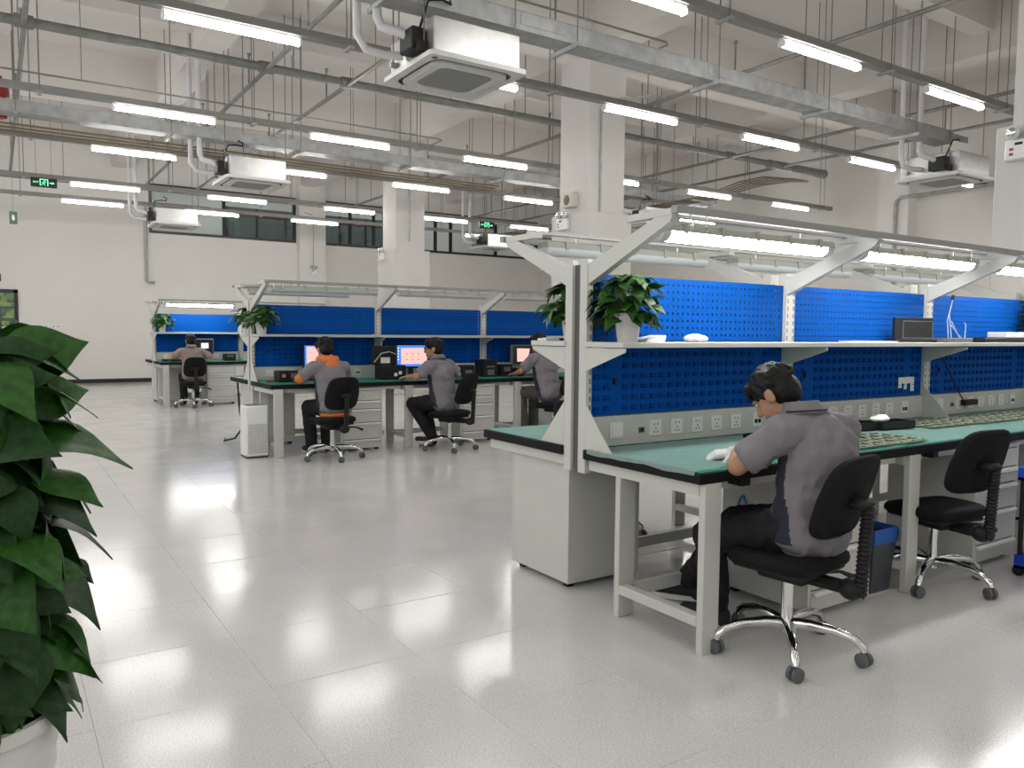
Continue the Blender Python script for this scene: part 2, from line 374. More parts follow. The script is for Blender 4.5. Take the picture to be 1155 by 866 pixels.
# columns with a wider clad foot, beams
def column(x, y, top=3.12):
    c = struct(MB().box(x, y, 0, x+.68, y+.68, ZC).build('column', 'column'))
    MB().box(x-.09, y-.09, 0, x+.77, y+.77, top, .01).build('cladding', 'column', c)
for y in (2.66, 9.05, 15.6): column(7.24, y)
for y in (2.75, 9.15, 15.7):
    struct(MB().box(XL, y, 5.35, XW, y+.45, ZC).build('beam', 'ceil'))
for x in (2.55, 7.32, 12.1):
    struct(MB().box(x, YF, 5.45, x+.42, YB, ZC).build('beam', 'ceil'))
for y in (5.9, 12.4, 18.9):
    struct(MB().box(XL, y, 5.75, XW, y+.3, ZC).build('beam', 'ceil'))

# ------------------------------------------------------------------ ceiling services
ROWN = ['nearest the camera', 'second from the camera', 'third from the camera', 'third from the back wall', 'second from the back wall', 'nearest the back wall']
hs = MB(); hs.box(-.6, -.026, .045, .6, .026, .075, .006); hs.box(-.6, -.04, -.005, -.575, .04, .045, .004); hs.box(.575, -.04, -.005, .6, .04, .045, .004); house_me = hs.mesh('housing', ['white'])
df = MB(); n = 9
df.prism([(.032*math.cos(PI+PI*k/(n-1)), .025+.03*math.sin(PI+PI*k/(n-1))) for k in range(n)]+[(.032, .045), (-.032, .045)], 'x', -.574, .574); diff_me = df.mesh('diffuser', ['tube'])
ROWX = [(-.5, 15), (-.5, 15), (-.5, 15.33), (-.5, 14.6), (-.5, 14.6), (-.5, 14.6)]
for r, y in enumerate(ROWS):
    a, b = ROWX[r]
    t = thing('lighting_trunking', 'long grey trunking carrying the row of tube lights %s' % ROWN[r], 'trunking', (0, y, 4.076))
    MB().box(a, -.05, 0, b, .05, .075, .004).build('channel', 'trunk', t)
    x = a+1.0; k = 0
    while x < b:
        for s in (-.055, .055): MB().tube([(x, s, -.03), (x, s, ZC-4.076)], .006, 6).build('hanger_rod', 'rod', t)
        MB().box(x-.025, -.09, -.02, x+.025, .09, 0).build('hanger_bracket', 'galv', t)
        x += 2.42
    seen = -1
    for k in range(6):
        X = 1.275+2.42*k+(0 if r < 4 else -.04)+.575
        if X > 15.0 or (r >= 4 and k > 4) or (r, k) in ((0, 0), (0, 4), (0, 5), (3, 4), (5, 3)): continue
        seen += 1
        L = thing('tube_light', 'lit tube light, %s from the left in the row %s' % (ORD[seen], ROWN[r]), 'light', (X, y, 4.0), 0, 'ceiling tube lights')
        link('housing', house_me, L); link('diffuser', diff_me, L)
# sprinkler pipes
sp = thing('sprinkler_pipework', 'grey steel sprinkler main with cross branches and hangers under the ceiling', 'pipes', (0, 10.2, 4.67))
MB().tube([(-1, 0, 0), (14.3, 0, 0)], .055, 12).build('main_pipe', 'pipe', sp, True)
MB().tube([(12.6, 0, -.01), (14.35, 0, -.01)], .085, 12).build('pipe_sleeve', 'pipe', sp, True)
for x in (.35, 2.95, 4.03, 7.95, 11.5, 12.95):
    MB().tube([(x, -7.5, -.03), (x, 9.5, -.03)], .028, 8).build('branch_pipe', 'pipe', sp, True)
    MB().tube([(x-.09, 0, 0), (x+.09, 0, 0)], .075, 12).build('coupling', 'pipe', sp, True)
    for y in (-5, -1.6, 1.9, 5.3, 8.4):
        MB().tube([(x, y, -.03), (x, y, ZC-4.67)], .008, 6).build('hanger_rod', 'rod', sp)
    for y in (-3.2, .8, 3.6, 6.8):
        MB().tube([(x, y, -.03), (x, y, .35), (x, y, .4)], [.012, .012, .03], 8).build('sprinkler_head', 'pipe', sp, True)
for x in (1.5, 3.3, 5.6, 6.9, 9.3, 10.6): MB().tube([(x, 0, 0), (x, 0, ZC-4.67)], .008, 6).build('hanger_rod', 'rod', sp)
sp2 = thing('sprinkler_line', 'thin grey pipe running beside the sprinkler main near the back wall', 'pipes', (0, 17.9, 4.25))
MB().tube([(-1, 0, 0), (14.4, 0, 0)], .03, 8).build('main_pipe', 'pipe', sp2, True)
for x in (1.2, 3.2, 5.2, 7.0, 9.2, 11.4): MB().tube([(x, 0, 0), (x, 0, ZC-4.25)], .007, 6).build('hanger_rod', 'rod', sp2)
rp = thing('red_fire_pipe', 'red fire main turning down at the far left behind the trunking', 'pipes', (.13, 12.95, 3.5))
MB().tube([(.0, 0, .72), (.0, 0, 1.12), (-.03, 0, 1.22), (-.15, 0, 1.28), (-3.3, 0, 1.28)], .09, 12).build('pipe', 'red', rp, True); MB().tube([(0, 0, 1.02), (0, 0, 1.12)], .12, 12).build('flange', 'red', rp, True)
# cable trays
def tray(label, y, z, x0, x1, wd, h):
    t = thing('cable_tray', label, 'cable tray', (0, y, z))
    MB().box(x0, -wd/2, 0, x1, wd/2, .012).build('bottom_plate', 'galv', t)
    for s in (-1, 1): MB().box(x0, s*wd/2-.004, 0, x1, s*wd/2+.004, h).build('side_plate', 'galv', t)
    MB().box(x0, -wd/2-.012, h, x1, wd/2+.012, h+.008).build('cover', 'galv', t)
    x = x0+.8
    while x < x1:
        MB().box(x-.02, -wd/2-.1, -.045, x+.02, wd/2+.1, -.005).build('hanger_bracket', 'galv', t)
        for s in (-1, 1): MB().tube([(x, s*(wd/2+.06), -.05), (x, s*(wd/2+.06), ZC-z)], .007, 6).build('hanger_rod', 'rod', t)
        x += 1.9
    x = x0+2.1
    while x < x1:
        MB().box(x, -wd/2-.012, h*.3, x+.5, -wd/2-.006, h*.85).build('joint_plate', 'galv', t); x += 2.4
    return t
tray('wide galvanised cable tray passing above the nearest ceiling air conditioner', 6.12, 4.06, 1.9, 11.3, .24, .16)
t = tray('long galvanised cable tray crossing behind the third row of tube lights', 12.55, 4.2, -.5, 13.5, .3, .15)
for k, dy in enumerate((-.16, -.03, .12)): MB().tube([(-.5, dy+.3, -.1-.02*k), (8, dy+.3, -.1-.02*k)], .018, 6).build('cable', 'copper', t)
# conduits
c1 = thing('ceiling_conduit', 'thin grey conduit with a hooked end running above the second tube row', 'conduit', (0, 11.5, 4.5))
MB().tube([(-.6, 0, 0), (6.1, 0, -.02), (6.18, .05, -.02), (6.2, .9, -.02)], .012, 6).build('tube', 'pipe', c1)
for x in (1, 3, 5): MB().tube([(x, 0, 0), (x, 0, 1.7)], .006, 6).build('hanger_rod', 'rod', c1)
c2 = thing('ceiling_conduit', 'thin grey conduit with a hooked end above the wide cable tray', 'conduit', (0, 7.0, 4.81))
MB().tube([(2.5, 0, 0), (6.75, 0, 0), (6.82, .05, 0), (6.85, .6, 0)], .013, 6).build('tube', 'pipe', c2)
for x in (3.5, 5.5): MB().tube([(x, 0, 0), (x, 0, 1.39)], .006, 6).build('hanger_rod', 'rod', c2)
cb = thing('conduit_bundle', 'bundle of brownish conduits on hangers running toward the back at right', 'conduit', (0, 0, 0))
for k in range(5): MB().tube([(12.3+.12*k, 20.5, 4.2), (12.3+.12*k, 11.7, 4.2), (12.36+.12*k, 11.4, 4.26), (12.6+.16*k, 10.9, 4.42), (12.9+.2*k, 10.55, 4.5), (13.7+.1*k, 10.4, 4.52)], .016, 6).build('tube', 'copper' if k < 3 else 'pipe', cb)
for y in (11.8, 14, 16.5, 19):
    MB().box(12.2, y, 4.14, 12.95, y+.04, 4.17).build('hanger_bracket', 'galv', cb)
    for x in (12.22, 12.93): MB().tube([(x, y+.02, 4.15), (x, y+.02, ZC)], .008, 6).build('hanger_rod', 'rod', cb)
def conduit(label, pts, r=.014):
    return tag(MB().tube(pts, r, 8).build('wall_conduit', 'galv', None, True), label, 'conduit')
conduit('thin vertical conduit on the left column beside the rear bench row', [(7.5, 15.48, 5.6), (7.5, 15.48, 3.3)], .022)
conduit('vertical conduit bending onto the middle column front', [(7.9, 8.5, 4.74), (7.5, 8.95, 4.74), (7.45, 9.03, 4.6), (7.45, 9.03, 2.6)], .016)
conduit('galvanised twin conduit dropping from the far air conditioner on the back wall', [(3.31, YB-.05, 4.6), (3.31, YB-.05, 2.62), (3.36, YB-.05, 2.58), (3.5, YB-.05, 2.58)], .035)
conduit('galvanised conduit bending down the right hand wall pilaster', [(15.46, 6.0, 4.2), (15.46, 9.2, 4.16), (15.46, 9.29, 4.1), (15.46, 9.3, 3.95), (15.46, 9.3, 1.0)], .035)
# ceiling cassette air conditioners
def rring(hw, rad, z, n=5):
    P = []
    for q, (cx, cy) in enumerate(((1, 1), (-1, 1), (-1, -1), (1, -1))):
        for k in range(n):
            a = q*PI/2+PI/2*k/(n-1); P.append((cx*(hw-rad)+rad*math.cos(a), cy*(hw-rad)+rad*math.sin(a), z))
    return P
def aircon():
    t = thing('cassette_air_conditioner', '', 'air conditioner')
    m = MB(); A = rring(.475, .05, .0); B = rring(.475, .05, .04); C = rring(.39, .12, -.012); D = rring(.40, .12, 0); n = len(A)
    m.add(A+B+D, [(i, (i+1) % n, n+(i+1) % n, n+i) for i in range(n)]+[(i, 2*n+i, 2*n+(i+1) % n, (i+1) % n) for i in range(n)]+[tuple(range(n, 2*n))]); m.build('panel', 'ac_white', t)
    m = MB(); E = rring(.375, .12, -.018); F = rring(.36, .12, -.006)
    m.add(rring(.39, .12, .0)+rring(.365, .12, .02), [(i, (i+1) % n, n+(i+1) % n, n+i) for i in range(n)]+[tuple(range(n, 2*n))]); m.build('air_gap', 'dark', t)
    m = MB(); m.add(rring(.37, .12, -.012)+rring(.37, .12, .012), [(i, (i+1) % n, n+(i+1) % n, n+i) for i in range(n)]+[tuple(range(n))[::-1]]); m.build('inner_panel', 'ac_white', t)
    m = MB(); m.add(rring(.255, .08, -.018)+rring(.265, .08, -.011), [(i, (i+1) % n, n+(i+1) % n, n+i) for i in range(n)]+[tuple(range(n))[::-1]]); g = m.build('grille', 'ac_grille', t)
    for k in range(4):
        R = Matrix.Rotation(k*PI/2, 3, 'Z'); m = MB().box(-.2, -.345, -.02, .2, -.285, -.008, .008); m.v = [tuple(R @ V(v)) for v in m.v]; m.build('louvre_flap', 'ac_white', t)
    m = MB(); m.ell((-.4, -.4, -.002), (.028, .028, .006)); m.build('logo_badge', 'monitor_grey', t)
    MB().box(-.42, -.42, .041, .42, .42, .335, .008).build('casing', 'steelbox', t)
    MB().box(-.56, -.30, .08, -.43, -.06, .26, .01).build('control_box', 'dark', t)
    MB().box(-.52, -.34, .06, -.43, -.30, .14).build('valve', 'soil', t)
    m = MB(); m.tube([(-.5, -.16, .2), (-.58, -.12, .25), (-.66, -.08, .27), (-.72, -.05, .29), (-.75, -.04, .36), (-.76, -.04, .8), (-.76, -.04, 2.3)], .04, 10); m.build('lagged_pipe', 'lagging', t, True)
    m = MB(); m.tube([(-.45, .1, .14), (-.6, .16, .14), (-.76, .18, .16), (-.84, .17, .26), (-.85, .17, 2.3)], .035, 10); m.build('lagged_pipe', 'lagging', t, True)
    m = MB(); m.tube([(-.47, -.25, .25), (-.44, -.3, .4), (-.42, -.32, .48), (-.3, -.34, .5), (-.2, -.3, .5), (-.18, -.25, .56), (-.24, -.2, .6)], .011, 6); m.build('power_cable', 'dark', t, True)
    for sx in (-1, 1):
        for sy in (-1, 1):
            MB().tube([(sx*.45, sy*.3, .12), (sx*.45, sy*.3, 2.55)], .007, 6).build('hanger_rod', 'rod', t); MB().box(sx*.42, sy*.3-.02, .1, sx*.48, sy*.3+.02, .14).build('bracket', 'galv', t)
    return t
ac = aircon(); ACS = [((3.47, 6.26, 3.6), 'large cassette air conditioner over the aisle, nearest to the camera'), ((3.36, 12.5, 3.6), 'middle cassette air conditioner of the three along the left'),
    ((3.32, 18.55, 3.6), 'small far cassette air conditioner in front of the left high window'), ((11.62, 6.26, 3.6), 'cassette air conditioner near the wide clad column at right'),
    ((11.25, 18.1, 3.6), 'far cassette air conditioner under the green exit sign'), ((11.5, 12.4, 3.6), 'cassette air conditioner mostly hidden behind the middle column')]
for k, (p, l) in enumerate(ACS):
    o = ac if k == 0 else copy_tree(ac); o.location = p; o['label'] = l; o['group'] = 'ceiling cassette air conditioners'

# exit signs, emergency lamps, speaker
def exit_sign(label, x, y, z, arrow=1, wd=.40, h=.15, full=True):
    t = thing('exit_sign', label, 'sign', (x, y, z))
    MB().box(-wd/2, 0, -h/2, wd/2, .03, h/2, .004).build('body', 'exit_dark', t)
    m = MB(); f = -.004
    m.box(-.065, f, -.055, -.052, 0, .062); m.box(.052, f, -.055, .065, 0, .062); m.box(-.065, f, .05, .065, 0, .062); m.build('doorway_outline', 'exit_frame', t)
    m = MB(); m.ell((.012, -.002, .034), (.013, .004, .013)); m.prism([(-.012, .018), (.016, .02), (.008, -.018), (-.018, -.018)], 'y', f, 0)
    m.prism([(-.012, .016), (-.036, .0), (-.03, -.008), (-.008, .004)], 'y', f, 0); m.prism([(.012, .016), (.036, .006), (.034, -.004), (.01, .004)], 'y', f, 0)
    m.prism([(-.018, -.016), (-.006, -.016), (-.022, -.034), (-.042, -.048), (-.046, -.038), (-.03, -.03)], 'y', f, 0); m.prism([(-.004, -.016), (.008, -.016), (.022, -.05), (.01, -.053)], 'y', f, 0); m.build('running_figure', 'exit_green', t)
    m = MB(); m.box(.085, f, -.008, .13, 0, .006); m.prism([(.125, .02), (.165, -.001), (.125, -.022)], 'y', f, 0); m.build('arrow', 'exit_frame', t)
    fc = bpy.data.curves.new('word', 'FONT'); fc.body = 'EXIT'; fc.size = .045; fc.extrude = .002; fc.align_x = 'CENTER'; fc.align_y = 'CENTER'
    fo = bpy.data.objects.new('word', fc); COL.objects.link(fo); dg = bpy.context.evaluated_depsgraph_get(); me = bpy.data.meshes.new_from_object(fo.evaluated_get(dg)); bpy.data.objects.remove(fo)
    me.materials.clear(); me.materials.append(M['exit_frame']); w_ = link('word', me, t); w_.rotation_euler = (PI/2, 0, 0); w_.location = (-.125, -.003, 0)
    for s in (-.12, .12): MB().tube([(s, .015, h/2), (s, .015, ZC-z)], .004, 6).build('hanger_rod', 'rod', t)
exit_sign('green lit exit sign hanging at far left above the back wall', .8, 16.55, 3.97, 1, .41, .165)
exit_sign('green lit exit sign hanging in front of the right high window', 9.95, 16.3, 3.93, 1, .41, .165)
o = MB().box(-.07, -.02, -.13, .07, 0, .13, .004).build('hanging_sign', 'sign_green', None, False, (.37, 19.3, 3.63)); tag(o, 'small dull green hanging sign below the far left exit sign', 'sign')
MB().tube([(0, -.01, .13), (0, -.01, ZC-3.63)], .004, 6).build('hanger_rod', 'rod', o); m = MB(); m.prism([(-.02, .06), (.02, .05), (.03, -.03), (0, -.07), (-.03, -.02)], 'y', -.024, -.02); m.build('white_figure', 'white', o)
o = MB().box(-.25, -.03, -.09, .12, 0, .09, .004).build('door_sign', 'exit_dark', None, False, (.02, YB, 2.56)); tag(o, 'black sign with white mark above the glazed door', 'sign'); MB().box(.0, -.034, -.03, .06, -.03, .03).build('white_mark', 'white', o)
def emergency(label, loc, rz):
    t = thing('emergency_light', label, 'light', loc, rz, 'twin head emergency lights')
    MB().box(-.13, -.06, -.11, .13, 0, .06, .012).build('battery_case', 'white', t)
    for s in (-1, 1):
        m = MB(); m.ell((0, 0, 0), (.058, .04, .058)); m.build('lamp_head', 'unlit', t, True, (s*.07, -.05, .115)); m = MB(); m.ell((0, 0, 0), (.04, .02, .04)); m.build('lens', 'chrome', t, True, (s*.07, -.078, .115))
    MB().box(-.05, -.064, .01, .01, -.06, .03).build('status_strip', 'dark', t); m = MB(); m.box(-.09, -.064, -.03, -.06, -.06, -.01); m.box(-.09, -.064, -.07, -.06, -.06, -.05); m.build('red_marks', 'red', t)
emergency('twin head emergency light on the clad column at the right edge', (7.15, 3.2, 2.93), -PI/2)
emergency('twin head emergency light on the middle column below a speaker', (7.15, 9.5, 3.0), -PI/2)
emergency('twin head emergency light on the left column foot', (7.15, 16.1, 3.02), -PI/2)
emergency('twin head emergency light on the back wall pilaster', (7.66, YB-.26, 3.06), 0)
conduit('thin bent conduit above the pilaster emergency light', [(7.4, YB-.3, 4.7), (7.62, YB-.3, 4.66), (7.66, YB-.3, 4.55), (7.66, YB-.3, 3.2)], .012)
t = thing('wall_speaker', 'small cream loudspeaker with brown cone on the middle column', 'speaker', (7.24, 9.42, 3.33), -PI/2)
MB().box(-.13, -.09, -.11, .13, 0, .11, .01).build('box', 'speaker', t); m = MB(); m.ell((-.03, -.09, 0), (.07, .012, .075)); m.build('cone', 'brown', t)
for k, x in enumerate((.80, .92, 1.04, 1.19, 1.30)):
    o = MB().box(-.05, -.012, -.05, .05, 0, .05, .004).build('wall_socket', 'lamp_house' if 0 else 'white', None, False, (x, YB, 1.415))
    tag(o, '%s pale socket plate from the left in the row low on the back wall' % ORD[k], 'socket', 'sockets on the back wall'); MB().box(-.02, -.014, -.02, .02, -.012, .02).build('insert', 'lamp_house', o)

# ------------------------------------------------------------------ workbenches
PIT = 1.535
def holes_mesh(W, z0, z1, pitch=.038, h=.0125):
    m = MB(); nx = int(W/pitch); nz = int((z1-z0)/pitch); ox = (W-nx*pitch)/2; oz = (z1-z0-nz*pitch)/2; idx = {}
    def v(x, z):
        k = (round(x, 4), round(z, 4))
        if k not in idx: idx[k] = len(m.v); m.v.append((x, 0, z))
        return idx[k]
    def quad(x0, za, x1, zb):
        m.f.append((v(x0, za), v(x1, za), v(x1, zb), v(x0, zb))); m.mi.append(0)
    for i in range(nx):
        for j in range(nz):
            x = ox+i*pitch; z = z0+oz+j*pitch; a = (pitch-h)/2; X = [x, x+a, x+a+h, x+pitch]; Z = [z, z+a, z+a+h, z+pitch]
            for p in range(3):
                for q in range(3):
                    if p == 1 and q == 1: continue
                    quad(X[p], Z[q], X[p+1], Z[q+1])
    if ox > 1e-4: quad(0, z0, ox, z1); quad(W-ox, z0, W, z1)
    quad(ox, z0, W-ox, z0+oz); quad(ox, z1-oz, W-ox, z1)
    m.box(0, 0, z0-.012, W, .014, z0); m.box(0, 0, z1, W, .014, z1+.012)
    return m
def louvre_mb(W, z0, z1, s):
    m = MB(); m.box(0, -.001, z0, W, .001, z1); z = z0+.02
    while z < z1-.04:
        x = .03; k = 0
        while x < W-.06:
            if k not in (2, 19):
                m.m = 0; m.box(x, -s*.001, z, x+.044, -s*.010, z+.004); m.box(x, -s*.001, z, x+.004, -s*.009, z+.026); m.box(x, -s*.001, z+.022, x+.036, -s*.008, z+.026)
                m.m = 1; m.box(x+.004, -s*.001, z+.004, x+.042, -s*.003, z+.0075); m.box(x-.004, -s*.001, z+.001, x, -s*.0025, z+.024); m.box(x+.002, -s*.001, z+.018, x+.034, -s*.003, z+.022); m.m = 0
            x += .064; k += 1
        z += .0545
    return m
ME = {}
def shared(key, fn, mats):
    if key not in ME: ME[key] = fn().mesh(key.split('|')[0], mats)
    return ME[key]
def bench(label, X0, Yc, s, first, last, sockets=True, group=None, lowdetail=False):
    """s=-1: the user side faces -Y; x local 0..PIT; d = distance out from the row's centre line"""
    t = thing('workbench', label, 'workbench', (X0, Yc, 0), 0, group)
    def bx(m, x0, d0, z0, x1, d1, z1, c=0): return m.box(x0, s*d0, z0, x1, s*d1, z1, c)
    xl = -.0 if first else 0
    bx(MB(), xl, .085, .735, PIT, .865, .782, .003).build('tabletop', 'top_black', t)
    bx(MB(), xl+(.012 if first else .0), .09, .7825, PIT, .855, .785).build('bench_mat', 'green', t)
    fr = MB(); bx(fr, .03, .10, .68, .08, .83, .734); bx(fr, .08, .76, .69, PIT, .80, .734); bx(fr, .08, .3, .69, PIT, .34, .734); fr.build('underframe', 'bench', t)
    for x in (([] if s > 0 else [.035]) if first else [.035])+([PIT-.1] if last else []):
        bx(MB(), x, .828, 0, x+.1, .864, .734, .003).build('leg', 'bench', t); bx(MB(), x, .295, 0, x+.1, .33, .734, .003).build('leg', 'bench', t)
        bx(MB(), x, .33, .115, x+.05, .828, .16, .002).build('end_stretcher', 'bench', t)
    bx(MB(), .12, .30, .09, PIT, .33, .15).build('rear_stretcher', 'bench', t)
    for x, uw in (([(.012, .038)] if first else [(-.005, .08)])+([(PIT-.005, .08)] if last else [])):
        u = bx(MB(), x, .03, .66, x+uw, .088, 1.725, .002).build('upright', 'bench', t)
        sl = MB()
        for i in range(21):
            for xx in ((x+.022,) if first and x > 0 and x < .1 else (x+.01, x+.062)): bx(sl, xx, .0885, .80+.044*i, xx+.008, .0895, .826+.044*i)
        sl.build('slots', 'gap_shade', u)
        P = [(s*.088, 1.29), (s*.375, 1.29), (s*.375, 1.272), (s*.088, 1.175)]
        MB().prism(P, 'x', x+.0, x+.006).build('shelf_bracket', 'bench', t)
        P = [(s*.088, .785), (s*.29, .785), (s*.088, 1.01)]; MB().prism(P, 'x', x, x+.006).build('gusset', 'bench', t)
        P = [(s*.088, 1.60), (s*.088, 1.70), (s*.545, 1.868), (s*.655, 1.868), (s*.64, 1.842)]
        MB().prism(P, 'x', x+.005, x+.045).build('canopy_arm', 'bench', t)
        bx(MB(), x+.003, .36, 1.868, x+.047, .66, 1.9, .002).build('arm_cap', 'bench', t)
    bx(MB(), .0, .662, 1.872, PIT, .70, 1.905, .002).build('front_rail', 'rail_grey', t); bx(MB(), .03, .43, 1.90, PIT+.0, .47, 1.915).build('lamp_rail', 'bench', t)
    W = PIT-.1 if not first else PIT-.06
    o = link('perforated_panel', shared('perforated_panel|%d' % first, lambda: holes_mesh(W, 1.335, 1.64), ['blue']), t); o.location = (PIT-W-.01, s*.067, 0)
    if s < 0: bx(MB(), .06, .004, 1.3, PIT-.01, .008, 1.66).build('hole_shade_sheet', 'gap_shade', t)  # dark sheet added behind the holes so they look shaded
    if s < 0 and first: bx(MB(), .03, -.03, .67, .036, .03, 1.7).build('gap_shade_strip', 'gap_shade', t)  # dark strip added for the shade in the gap between the posts
    o = link('louvred_panel', shared('louvred_panel|%d%d' % (s, first), lambda: louvre_mb(W, .945, 1.285, -s), ['blue', 'blue_shade']), t); o.location = (PIT-W-.01, s*.067, 0)
    bx(MB(), PIT-W-.012, .06, .786, PIT-.004, .085, .94, .003).build('socket_panel', 'bench', t)
    m = MB(); bx(m, .0, .075, 1.293, PIT, .375, 1.318, .002); m.build('shelf', 'bench', t)
    if sockets:
        for k, x in enumerate((.215, .485, .641, .796, .951, 1.11)):
            p = bx(MB(), x-.043, .085, .822, x+.043, .094, .908, .003).build('socket_plate', 'white', t)
            if k:
                m = MB()
                for dx, dz in ((-.012, .02), (.012, .02), (0, -.004), (-.011, -.022), (.011, -.022)): bx(m, x+dx-.003, .094, .865+dz-.005, x+dx+.003, .0945, .865+dz+.005)
                m.build('pin_holes', 'dark', p)
            else: bx(MB(), x-.034, .094, .832, x+.034, .097, .898, .002).build('rocker', 'white', p)
        p = bx(MB(), .37, .085, .845, .405, .092, .872).build('data_jack', 'sign_green', t); bx(MB(), .378, .092, .85, .397, .0925, .866).build('opening', 'dark', p)
        p = bx(MB(), 1.255, .085, .825, 1.337, .093, .907, .003).build('data_plate', 'white', t); m = MB(); bx(m, 1.27, .093, .845, 1.293, .0945, .868); bx(m, 1.3, .093, .845, 1.323, .0945, .868); m.build('openings', 'dark', p)
        for x in (.20, ): bx(MB(), x, .074, 1.10, x+.012, .085, 1.135).build('hook', 'dark', t)
    if s < 0 and not lowdetail:
        for x in ((.10, .20) if first else (.92, )): MB().tube([(x, s*.68, 1.872), (x, s*.68, 1.83), (x+.012, s*.68, 1.815), (x, s*.68, 1.805), (x-.012, s*.68, 1.815)], .004, 6).build('rail_hook', 'chrome', t)
    return t
def lamp(label, X0, Yc, s, lit, group):
    t = thing('bench_lamp', label, 'lamp', (X0+.76, Yc+s*.45, 1.80), 0, group)
    m = MB(); m.prism([(-.05, .03), (.05, .03), (.042, .062), (-.042, .062)], 'x', -.63, .63); m.build('housing', 'lamp_house', t)
    m = MB(); n = 9; m.prism([(.047*math.cos(PI+PI*k/(n-1)), .03+.045*math.sin(PI+PI*k/(n-1))) for k in range(n)], 'x', -.585, .575); m.build('diffuser', 'benchtube' if lit else 'unlit', t)
    
    for xa, xb in ((-.63, -.586), (.576, .63)): MB().prism([(.047*math.cos(PI+PI*k/(n-1)), .03+.045*math.sin(PI+PI*k/(n-1))) for k in range(n)], 'x', xa, xb).build('end_cap', 'unlit', t)
    for k in range(5): 
        x = -.5+.25*k; MB().prism([(-.055, .022), (-.049, .022), (-.047, .064), (.047, .064), (.049, .022), (.055, .022), (.052, .069), (-.052, .069)], 'x', x-.011, x+.011).build('clip', 'lamp_house', t)
    for x in (-.4, .4): MB().tube([(x, 0, .062), (x, .0, .1)], .005, 6).build('hook', 'chrome', t)
def cabinet(label, x, y, s, side='front'):
    t = thing('drawer_cabinet', label, 'cabinet', (x, y, 0)); H = .715; D = .54
    def bx(m, x0, d0, z0, x1, d1, z1, c=0): return m.box(x0, -s*d0, z0, x1, -s*d1, z1, c)
    bx(MB(), 0, .012, .03, .5, D, H, .003).build('body', 'bench', t)
    bx(MB(), .02, .008, .05, .48, .0115, H-.03).build('drawer_gap_shade', 'gap_shade', t)  # dark plane stands in for shade between the drawers
    fr = MB(); bx(fr, 0, 0, .03, .022, .012, H); bx(fr, .478, 0, .03, .5, .012, H); bx(fr, .022, 0, .03, .478, .012, .06); bx(fr, .022, 0, H-.025, .478, .012, H); fr.build('front_frame', 'bench', t)
    z = H-.028
    for k, h in enumerate((.115, .095, .155, .19, .1)):
        d = bx(MB(), .026, -.002, z-h+.004, .474, .008, z-.004, .002).build('drawer', 'bench', t)
        if k: bx(MB(), .03, -.022, z-.026, .47, -.002, z-.006, .004).build('handle', 'white', d)
        else:
            m = MB(); m.ell((.25, -s*-.003, z-.06), (.012, .006, .012)); m.build('lock', 'chrome', d)
        z -= h
    for a in (.05, .45):
        for b in (.06, D-.06): bx(MB(), a-.02, b-.02, 0, a+.02, b+.02, .03).build('foot', 'dark', t)
    return t
BN = ['left', 'middle', 'right']
YC = (3.125, 9.205, 15.83)
RN = ['nearest row', 'middle row', 'far row']
for r in range(3):
    nb = (3, 3, 2)[r]
    for k in range(nb):
        X0 = 2.42+PIT*k
        bench('white and blue workbench, %s one on the camera side of the %s' % (BN[k], RN[r]), X0, YC[r], -1, k == 0, k == nb-1, True, 'workbenches on the camera side')
        if r == 0 or k == 0:
            bench('white and blue workbench, %s one on the far side of the %s' % (BN[k], RN[r]), X0, YC[r], 1, k == 0, k == nb-1 and r == 0, False, 'workbenches on the far side')
        lit = (r == 0) or (r == 2 and k == 0)
        if r < 2 or k == 0: lamp('%s batten lamp under the canopy, camera side, over the %s bench of the %s' % ('lit' if lit else 'unlit', BN[k], RN[r]), X0, YC[r], -1, lit, 'batten lamps')
        if r == 0 or k == 0: lamp('unlit batten lamp on the far side over the %s bench of the %s' % (BN[k], RN[r]), X0, YC[r], 1, False, 'batten lamps')
        if r < 2 or k == 0:
            cabinet('pale grey drawer cabinet under the %s bench of the %s, camera side' % (BN[k], RN[r]), X0+.79, YC[r]-.83, -1)
        if k == 0: cabinet('grey drawer cabinet seen from its closed side behind the end of the %s' % RN[r], X0+.075, YC[r]+.66, 1)

